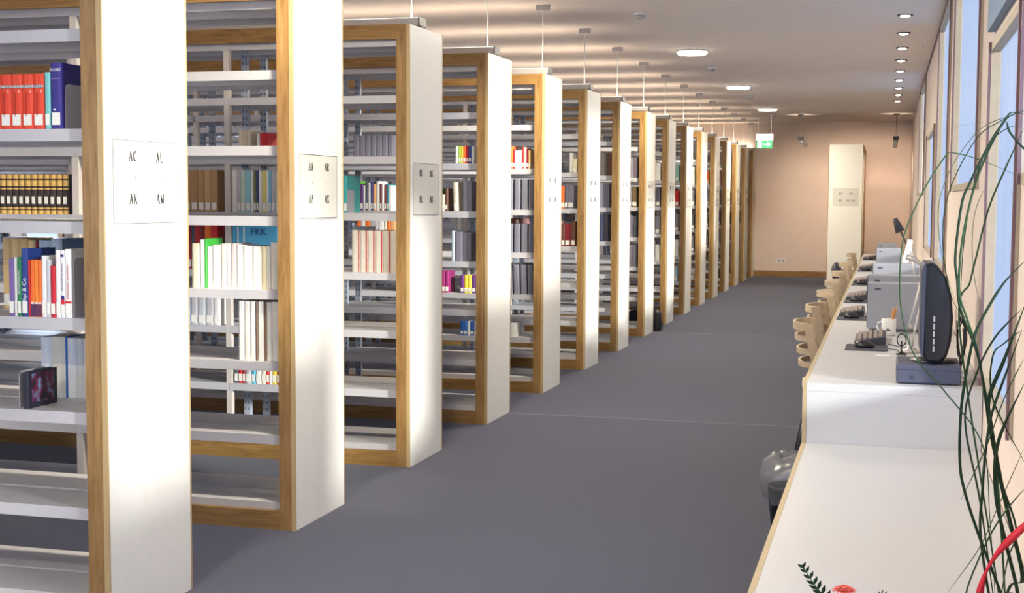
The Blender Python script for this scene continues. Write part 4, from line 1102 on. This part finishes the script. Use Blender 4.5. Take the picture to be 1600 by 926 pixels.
# (points seen in the photo, distance at the foot, distance at the tip, width, material)
LEAF = [
    ([(1535, 694), (1476, 611), (1432, 560), (1411, 500), (1406, 440), (1411, 376), (1428, 329), (1450, 285), (1477, 244), (1485, 238), (1527, 248), (1597, 277)], 3.0, 3.3, 0.005, 'leaf2', True),
    ([(1564, 926), (1530, 837), (1508, 769), (1500, 721), (1502, 639), (1513, 567), (1525, 518), (1549, 472), (1571, 439), (1604, 405)], 3.1, 3.3, 0.010, 'leaf', True),
    ([(1588, 827), (1564, 750), (1547, 673), (1530, 562), (1501, 483), (1496, 439), (1493, 398), (1503, 318), (1516, 285), (1534, 248), (1552, 215), (1571, 187), (1580, 176), (1600, 178)], 3.2, 3.3, 0.009, 'leaf', True),
    ([(1570, 926), (1556, 720), (1530, 560), (1512, 500), (1499, 455), (1503, 380), (1520, 300), (1538, 250), (1556, 212), (1574, 184), (1604, 172)], 3.3, 3.4, 0.008, 'leaf2', True),
    ([(1545, 926), (1532, 832), (1535, 769), (1540, 706), (1549, 649), (1569, 591), (1597, 515)], 3.0, 3.2, 0.009, 'leaf', True),
    ([(1600, 720), (1552, 625), (1551, 557), (1570, 535), (1597, 515)], 3.2, 3.4, 0.006, 'leaf', False),
    ([(1508, 658), (1525, 586), (1554, 528), (1597, 482)], 3.3, 3.4, 0.007, 'leaf', True),
    ([(1560, 926), (1500, 520), (1516, 440), (1527, 395), (1545, 325), (1571, 263), (1600, 200)], 3.4, 3.5, 0.007, 'leaf2', True),
    ([(1598, 900), (1575, 800), (1562, 740), (1548, 660), (1546, 620), (1570, 560), (1604, 470)], 3.1, 3.2, 0.014, 'leaf', True),
    ([(1501, 490), (1486, 461), (1474, 395), (1475, 336), (1490, 281), (1527, 215), (1564, 189), (1600, 170)], 3.5, 3.5, 0.004, 'leaf2', False),
    ([(1492, 470), (1472, 400), (1466, 330), (1478, 280), (1500, 240), (1534, 200), (1575, 182), (1600, 180)], 3.5, 3.6, 0.003, 'leafthin', False),
    ([(1500, 500), (1504, 400), (1515, 320), (1528, 268), (1548, 222), (1575, 200), (1600, 196)], 3.4, 3.4, 0.004, 'leaf', False),
    ([(1480, 926), (1530, 856), (1560, 790), (1600, 700)], 3.1, 3.2, 0.003, 'leaf2', False),
    ([(1502, 780), (1540, 700), (1570, 620), (1600, 560)], 3.1, 3.2, 0.004, 'leaf2', False),
    ([(1590, 926), (1570, 840), (1556, 770), (1560, 690), (1600, 600)], 3.0, 3.1, 0.012, 'leaf', True),
    ([(1530, 470), (1522, 430), (1519, 380), (1524, 330), (1540, 290)], 3.5, 3.5, 0.003, 'leafthin', False),
    ([(1510, 926), (1540, 850), (1570, 800), (1604, 760)], 3.0, 3.0, 0.006, 'leaf2', True),
    ([(1573, 190), (1577, 205), (1590, 222), (1606, 238)], 3.3, 3.3, 0.008, 'leaf', False),
    ([(1468, 205), (1520, 193), (1570, 190), (1604, 192)], 3.4, 3.4, 0.002, 'leafthin', False),
]
for pts, ya, yb, wd, mt, rooted in LEAF:
    n = len(pts)
    P = [px(u, v, ya + (yb - ya) * i / (n - 1)) for i, (u, v) in enumerate(pts)]
    P = [Vector((min(p.x, 0.372), p.y, p.z)) for p in P]
    if rooted and pts[0][1] > 600:
        P = [crown] + [crown.lerp(P[0], 0.5) + Vector((0.0, 0.0, 0.03))] + P if P[0].z > crown.z - 0.05 else [crown] + P
    S = spline(P, 8)
    m_ = len(S)
    W = [wd * 0.66 * (0.25 + 0.75 * min(1, 5 * i / m_)) * min(1, 6 * (m_ - 1 - i) / m_ + 0.12) for i in range(m_)]
    S = [s - Vector((0.24, 2.95, BZ + 0.001)) for s in S]
    MB().ribbon(S, W, (0.95, 0.27, 0.1)).build('leaf', MT[mt], plant)
# red ribbon beside the plant
rp_ = [px(u, v, 3.0) for u, v in ((1604, 818), (1583, 838), (1560, 862), (1543, 888), (1534, 912), (1528, 940))]
S = spline(rp_, 8)
o = MB().ribbon(S, [0.018 * (0.7 + 0.3 * math.sin(i * 0.2)) for i in range(len(S))], (0.6, 0.1, -0.8), fold=0.1).build('red_ribbon', MT['red'])
tag(o, 'red ribbon hanging among the plant leaves at lower right', 'ribbon')

# ------------------------------------------------------------------ bouquet on the bench
VX, VY = -0.095, 3.22
vase = thing('vase', 'small vase holding a gerbera and fern on the bench', 'vase', (VX, VY, BZ + 0.001))
MB().lathe([(0.026, 0.0), (0.030, 0.004), (0.022, 0.03), (0.018, 0.05), (0.022, 0.062), (0.019, 0.062), (0.015, 0.05), (0.018, 0.02), (0.0, 0.006)], n=24).build('body', MT['silver'], vase)
g = thing('gerbera', 'coral red gerbera flower at the bottom edge of the picture', 'flower', (VX, VY, BZ + 0.001))
top = px(1319, 925, VY) - Vector((VX, VY, BZ + 0.001))
MB().tube([(0, 0, 0.02), (top.x * 0.4, top.y * 0.4, top.z * 0.6), tuple(top)], 0.0025, 8).build('stem', MT['leaf2'], g)
pt = MB()
for ring, (r, zz, cnt) in enumerate(((0.031, 0.006, 24), (0.025, 0.012, 20), (0.017, 0.016, 16))):
    for i in range(cnt):
        a = 2 * math.pi * (i + ring * 0.4) / cnt
        dr = Vector((math.cos(a), math.sin(a), 0)); sd = Vector((-math.sin(a), math.cos(a), 0))
        rt = r * (0.92 + 0.1 * math.sin(i * 3.7))
        pts = [top + dr * 0.006, top + dr * rt * 0.5 + Vector((0, 0, zz)), top + dr * rt + Vector((0, 0, zz * 0.8))]
        pt.ribbon(pts, [0.003, 0.0062, 0.003], sd, fold=0.2)
pt.build('petals', MT['petal'], g)
MB().lathe([(0.010, 0.0), (0.010, 0.008), (0.006, 0.012), (0, 0.013)], c=tuple(top), n=16).build('flower_centre', MT['petal2'], g)
fern = thing('fern_frond', 'dark green fern frond left of the coral flower', 'leaf', (VX, VY, BZ + 0.001))
org = Vector((VX, VY, BZ + 0.001))
fr = spline([(0, 0, 0.03), tuple(px(1292, 940, VY) - org), tuple(px(1272, 912, VY) - org), tuple(px(1254, 884, VY) - org)], 10)
MB().tube(fr, 0.0012, 6).build('stem', MT['leaf2'], fern)
lf = MB()
nn = len(fr)
for i in range(5, nn - 1, 3):
    p = fr[i]; t_ = (fr[i + 1] - fr[i - 1]).normalized()
    ln_ = 0.030 * (1 - 0.7 * i / nn) + 0.004
    for s_ in (-1, 1):
        d_ = (t_ * 0.8 + Vector((0.75 * s_, 0, 0.15 * s_))).normalized()
        lf.ribbon([p, p + d_ * ln_ * 0.5, p + d_ * ln_], [0.004, 0.013 * (1 - 0.5 * i / nn), 0.001], d_.cross(Vector((0, 1, 0))), fold=0.15)
lf.ribbon([fr[-3], fr[-1], fr[-1] + (fr[-1] - fr[-3]) * 0.6], [0.004, 0.006, 0.001], (1, 0, 0.3))
lf.build('leaflets', MT['leaf'], fern)
fern2 = thing('grass_sprig', 'tiny green sprig right of the coral flower', 'leaf', (VX, VY, BZ + 0.001))
for u in (1380, 1386, 1374):
    MB().ribbon(spline([(0.005, 0, 0.03), tuple(px(1365, 945, VY) - org), tuple(px(u, 921 + abs(u - 1380) * 0.4, VY) - org)], 6), [0.003] * 12 + [0.0008], (1, 0, 0)).build('blade', MT['leaf'], fern2)
